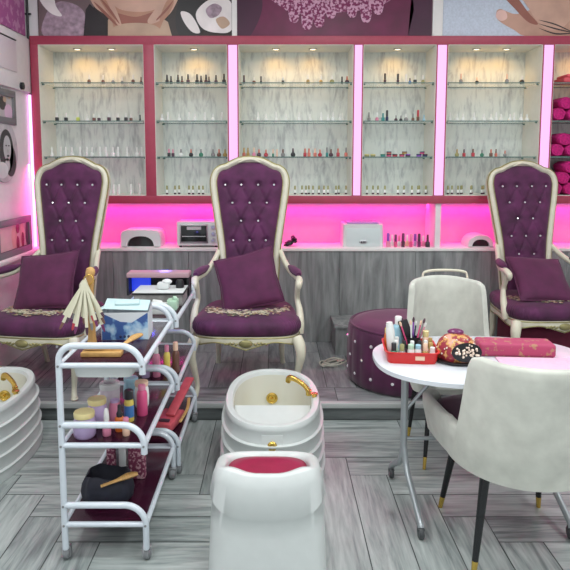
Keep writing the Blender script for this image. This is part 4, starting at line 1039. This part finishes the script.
# ------------------------------------------------------------------ table
t = thing('manicure_table', 'white oval folding manicure table on silver wheeled legs', 'table', (.93, 2.69, 0))
m = MB(); zt_ = .75; a_, b_ = .485, .345
m.loft([ell(a_ * k, b_ * k, z, 2.5, 80) for k, z in ((.97, zt_ - .026), (1, zt_ - .022), (1, zt_ - .004), (.985, zt_), (.5, zt_), (.01, zt_))]); m.build('table_top', M['tabletop'], t)
for s_ in (-1, 1):
    x = s_ * .325
    m = MB(); m.tube([(x, .09, .72), (x, .09, .24)], .017, 12); m.tube([(x, -.20, .712), (x, .24, .712)], .012, 10); m.build('leg', M['silver'], t)
    ft = None
    m = MB()
    m.tube(cr([(x + .0, .09, .30), (x + .01, .06, .20), (x + .02, -.06, .12), (x + .025, -.16, .07), (x + .025, -.18, .05)], 5), .015, 12)
    m.tube(cr([(x, .09, .30), (x - .005, .13, .20), (x - .005, .26, .12), (x - .005, .335, .07), (x - .005, .35, .05)], 5), .015, 12); ft = m.build('foot', M['silver'], t)
    for q, yy in ((.025, -.175), (-.005, .345)):
        m = MB(); m.lathe([(0, -.011), (.026, -.011), (.0285, -.008), (.0285, .008), (.026, .011), (0, .011)], (x + q, yy, .0288), 20, rot=(0, PI / 2, 0)); m.box((x + q, yy, .044), (.03, .028, .01), .003); m.build('caster', M['casterdark'], ft)
    m = MB(); m.tube([(x, .09, .46), (x * .35, .09, .715)], .009, 8); m.build('brace', M['silver'], t)
m = MB(); m.tube([(-.325, .09, .33), (.325, .09, .33)], .010, 8); m.build('stretcher', M['silver'], t)
ZT = .7503
# red caddy
t = thing('red_caddy', 'red plastic manicure tray filled with bottles and brushes on table', 'tray', (.605, 2.70, ZT), math.radians(-5))
m = MB(); tray(m, 0, 0, 0, .115, .115, .052, .004, .010); m.build('tray_body', M['red'], t)
m = MB(); m.box((.03, -.113, .028), (.04, .003, .018), .001); m.build('logo_patch', cm('peach'), t)
base = Vector((.605, 2.70, ZT + .0045))
def inb(dx, dy): return (base.x + dx, base.y + dy, base.z)
item('polish_bottle', 'dark green capped bottle at front left of red tray', 'bottle', inb(-.085, -.07), botp(.014, .05), 'green', 'black', capp(.011, .05, .03), group='bottles in the red tray')
item('polish_bottle', 'grey glitter bottle with grey cap at front of red tray', 'bottle', inb(-.05, -.075), botp(.015, .05), 'grey', 'khaki', capp(.010, .05, .025), group='bottles in the red tray')
item('polish_bottle', 'frosted white bottle left of centre in red tray', 'bottle', inb(-.012, -.08), botp(.015, .06, .8), 'clear', 'mint', capp(.013, .06, .016), group='bottles in the red tray')
item('polish_bottle', 'frosted white bottle at the centre of red tray front', 'bottle', inb(.02, -.078), botp(.014, .06, .8), 'clear', 'sky', capp(.012, .06, .014), group='bottles in the red tray')
item('polish_bottle', 'gold bottle with pale cap in red tray', 'bottle', inb(.052, -.075), botp(.013, .05), 'gold', 'peach', capp(.010, .05, .028), group='bottles in the red tray')
item('polish_bottle', 'white bottle with white cap at front right of red tray', 'bottle', inb(.082, -.080), botp(.013, .045), 'white', 'white', capp(.011, .045, .018), group='bottles in the red tray')
item('polish_bottle', 'small gold capped bottle at right edge of red tray', 'bottle', inb(.085, -.035), botp(.013, .045), 'coral', 'gold', capp(.011, .045, .025), group='bottles in the red tray')
item('lotion_bottle', 'pale yellow capped bottle at back right of red tray', 'bottle', inb(.078, .03), botp(.016, .085), 'peach', 'paleyellow', capp(.014, .085, .022), group='bottles in the red tray')
item('water_bottle', 'tall clear bottle with white cap at back of red tray', 'bottle', inb(-.04, .065), botp(.026, .135), 'sky', 'white', capp(.016, .132, .032), group='bottles in the red tray')
item('lotion_tube', 'tall white tube leaning at left of red tray', 'tube', inb(-.078, .0), botp(.02, .145, .8), 'clear', 'white', capp(.014, .145, .01), rot=(0, -.10, 0), group='bottles in the red tray')
item('oil_bottle', 'orange bottle at back left corner of red tray', 'bottle', inb(-.088, .07), botp(.015, .09, .6), 'orange', 'yellow', capp(.012, .09, .018), group='bottles in the red tray')
for k_, (dx, dy, a_, b_) in enumerate([(-.070, -.042, 'mint', 'white'), (-.035, -.045, 'dark', 'black'), (.0, -.048, 'peach', 'clear'), (.034, -.045, 'plum', 'black'), (.062, -.040, 'clear', 'white'), (-.055, .015, 'sky', 'clear'), (.055, .065, 'black', 'black'), (.092, .0, 'teal', 'gold')]):
    item('polish_bottle', f'{a_} polish bottle with {b_} cap in the rows behind the front of red tray', 'bottle', inb(dx, dy), botp(.012, .052), a_, b_, capp(.009, .052, .030), group='bottles in the red tray')
t = thing('brush_cup', 'black cup with open case full of brushes at centre of red tray', 'brush cup', inb(.018, .025))
m = MB(); m.lathe([(0, 0), (.030, 0), (.032, .06), (.032, .08), (.029, .08), (.027, .01)], seg=24, sx=1.1, sy=.75); m.box((-.03, 0, .105), (.045, .012, .11), .004, rot=(0, -.35, 0)); m.build('cup', M['black'], t)
for k in range(9):
    a = -.42 + .11 * k; m = MB(); L = .14 + .012 * math.sin(k * 2.1)
    y = -.012 + .012 * (k % 3); b0 = Vector((-.016 + .004 * k, y, .02)); dv = Vector((math.sin(a * .8), 0, math.cos(a * .8)))
    m.cyl(b0, b0 + dv * L * .85, .0035, seg=8); m.tube([b0 + dv * L * .85, b0 + dv * L * .93, b0 + dv * L], [.004, .006, .003], 8, mi=1)
    m.build('brush', [cm(('rosepink', 'grey', 'pink', 'clear', 'violet', 'navy')[k % 6]), cm(('peach', 'dark', 'white')[k % 3])], t)
# jewelled cap on dark tray
t = thing('jewelled_pincushion', 'round jewelled red and gold dome on black dish, centre of table', 'pincushion', (.802, 2.655, ZT)); t.scale = (1.08, 1.08, 1.12)
m = MB(); m.lathe([(0, 0), (.08, 0), (.095, .008), (.097, .012), (.08, .012), (0, .008)], seg=32); m.build('dish', M['black'], t)
m = MB(); m.loft([ell(.082 * k, .085 * k, z, 2, 48, f=lambda tt: 1 + .03 * math.sin(8 * tt)) for k, z in ((.9, .01), (1.0, .03), (.98, .05), (.85, .075), (.6, .095), (.3, .105), (.05, .107))]); m.build('cloth_dome', M['jewel'], t, ang=60)
m = MB(); m.sphere((0, .02, .108), (.034, .028, .012), 14); m.build('top_knot', cm('plum'), t)
m = MB(); m.loft([[Vector((.014 + r * .060 * math.cos(q), -.088 - .002 + (1 - r) * -.008, .056 + r * .038 * math.sin(q))) for q in [2 * PI * i / 24 for i in range(24)]] for r in (1, .98, .5, .05)]); m.build('dark_patch', M['black'], t)
rnd = random.Random(8)
m = MB()
for k in range(34):
    q = rnd.uniform(0, 2 * PI); r = math.sqrt(rnd.random()) * .9
    m.sphere((.014 + r * .057 * math.cos(q), -.098, .056 + r * .036 * math.sin(q)), rnd.uniform(.003, .0065), 8)
for k in range(26):
    q = rnd.uniform(PI, 2.1 * PI); z = rnd.uniform(.03, .095); rr2 = .083 * (1 if z < .05 else 1 - ((z - .05) / .06) ** 2 * .75)
    m.sphere((rr2 * math.cos(q), rr2 * math.sin(q), z), rnd.uniform(.003, .005), 8)
m.build('pearls', mat('pearl', (.82, .66, .55), .2, .3), t)['kind'] = 'stuff'
# brocade hand rest, towel
m = MB(); m.box((0, 0, .031), (.335, .115, .062), .014, seg=4)
o = m.build('hand_rest', M['brocade'], loc=(1.09, 2.74, ZT), rot=(0, 0, math.radians(-5))); tag(o, 'long rose and gold brocade hand rest cushion on the table', 'hand rest')
m = MB(); m.box((0, 0, .003), (.34, .19, .006), .002)
o = m.build('table_towel', M['pinkpaper'], loc=(1.145, 2.575, ZT), rot=(0, 0, math.radians(-4))); tag(o, 'pale pink cloth with magenta edge in front of the hand rest', 'cloth')
m = MB(); m.box((.163, 0, .0045), (.014, .186, .006), .002); m.build('edging', M['magenta'], o)

# ------------------------------------------------------------------ tub chairs
def make_tub():
    t = thing('tub_chair', '', 'chair')
    N = 240; a, b = .312, .345
    def Ht(ph):    # ph = 0 at the back
        d = abs(math.degrees(ph))
        def ss(e0, e1, x): x = max(0, min(1, (x - e0) / (e1 - e0))); return x * x * (3 - 2 * x)
        top = .894 - .010 * ss(0, 60, d) - .015 * ss(56, 66, d)
        h = top + (.572 - top) * ss(65, 71, d)
        h += -.006 * ss(100, 140, d)
        h += (.44 - .566) * ss(146, 166, d)
        return h
    def P(ph, z, inset=0, zz=None):
        s_, c_ = math.sin(ph), math.cos(ph)
        e = 2 / 2.1 if c_ >= 0 else 2 / (2.1 + 1.9 * min(1, -c_ * 2))
        lean = max(0, z - .45)
        A = a - inset + .07 * min(1, max(0, -c_) * 1.3) - .075 * max(0, (.52 - z)) * 3
        B = b - inset - .05 * max(0, (.52 - z)) * 3
        x = A * math.copysign(abs(s_) ** e, s_); y = -B * math.copysign(abs(c_) ** e, c_)
        if c_ > 0: y -= lean * .16 * c_; x *= 1 - .22 * lean * abs(s_)
        return Vector((x, y, z))
    m = MB(); K_ = 14; rings = []
    phs = [-PI + 2 * PI * i / N for i in range(N)]
    rings.append([P(p, .40, .05) for p in phs])
    for k in range(K_ + 1): rings.append([P(p, .405 + (Ht(p) - .012 - .405) * (k / K_)) for p in phs])
    rings.append([P(p, Ht(p) - .002, .008) for p in phs]); rings.append([P(p, Ht(p), .02) for p in phs]); rings.append([P(p, Ht(p) - .002, .034) for p in phs])
    for k in range(8): rings.append([P(p, Ht(p) - .014 + (.44 - Ht(p) + .014) * (k / 7), .044) for p in phs])
    m.loft(rings, True, False); m.build('shell', M['tubvelvet'], t, ang=70)
    m = MB(); rings = []
    for inset, z in ((.05, .405), (.046, .44), (.046, .515), (.06, .540), (.12, .572), (.2, .585), (.30, .588)): rings.append([Vector((P(p, .5, inset).x, P(p, .5, inset).y, z)) for p in phs])
    m.loft(rings); m.build('seat', M['plumseat'], t, ang=60)
    for sx in (-1, 1):
        for sy in (-1, 1):
            m = MB(); top = Vector((sx * .185, sy * .185, .405)); bot = Vector((sx * .232, .265 if sy > 0 else -.225, .0))
            m.tube([top, top.lerp(bot, .85)], [.020, .0125], 14); lg = m.build('leg', M['blackl'], t)
            m = MB(); m.tube([top.lerp(bot, .85), bot], [.0128, .010], 14); m.build('gold_tip', M['gold'], lg)
    m = MB(); m.tube(cr([(-.21, -.40, .78), (-.21, -.435, .88), (-.18, -.442, .908), (-.04, -.45, .915), (.08, -.442, .908), (.11, -.435, .88), (.11, -.40, .78)], 5), .008, 8); m.build('back_handle', M['cream'], t)
    return t
tc = make_tub(); tc.location = (1.012, 2.495, 0); tc['label'] = 'ivory velvet tub chair seen from behind, nearest the camera at right'; tc['group'] = 'ivory velvet tub chairs'
for ch in list(tc.children):
    if ch.name.startswith('back_handle'): hd = ch
t2 = copy_tree(tc); t2.location = (.985, 3.33, 0); t2.rotation_euler.z = PI; t2.scale = (.84, .80, 1.06); t2['label'] = 'ivory velvet tub chair behind the white table, beside the plum pouf'
bpy.data.objects.remove(hd)

# ------------------------------------------------------------------ lights
for x in (-1.2, .5, 2.2):  # unseen ceiling panels, added to brighten the whole room
    for y in (.3, 1.9, 3.5):
        t = thing('added_ceiling_light', f'added square white ceiling fill light, out of view, {"left" if x < 0 else "middle" if x < 1 else "right"} column, {"front" if y < 1 else "centre" if y < 3 else "rear"} row', 'added ceiling light', (x, y, 3.26), group='added ceiling fill lights')
        m = MB(); m.bb(-.31, .31, -.31, .31, 0, .04, .003); m.build('frame', M['white'], t)
        m = MB(); m.bb(-.29, .29, -.29, .29, -.003, .001); m.build('diffuser', M['fillpanel'], t)
        L = bpy.data.lights.new('added_panel_lamp', 'AREA'); L.shape = 'SQUARE'; L.size = .56; L.energy = 17 if y < 3 else 12; L.color = (.95, 1., .985)
        lo = bpy.data.objects.new('added_panel_lamp', L); C.objects.link(lo); lo.location = (x, y, 3.25)
def area(name, loc, rot, sx, sy, e, col):
    L = bpy.data.lights.new(name, 'AREA'); L.shape = 'RECTANGLE'; L.size = sx; L.size_y = sy; L.energy = e; L.color = col
    o = bpy.data.objects.new(name, L); C.objects.link(o); o.location = loc; o.rotation_euler = rot; return o
area('niche_led', (.55, YB - .075, 1.258), (math.radians(-12), 0, 0), 5.2, .02, 17, (1, .015, .37))
area('corner_led', (-1.97, 5.04, 1.55), (0, math.radians(60), 0), 1.2, .02, 3, (1, .08, .5))
L = bpy.data.lights.new('uv_glow', 'POINT'); L.energy = 1.2; L.color = (.12, .12, 1); L.shadow_soft_size = .03
lo = bpy.data.objects.new('uv_glow', L); C.objects.link(lo); lo.location = (-.685, 3.80, 1.0)
w = bpy.data.worlds.new('world'); SC.world = w; w.use_nodes = True
w.node_tree.nodes['Background'].inputs[0].default_value = (.93, .97, 1, 1); w.node_tree.nodes['Background'].inputs[1].default_value = .9
SC.view_settings.view_transform = 'Standard'; SC.view_settings.look = 'None'; SC.view_settings.gamma = 1; SC.view_settings.use_curve_mapping = False
SC.view_settings.exposure = .05
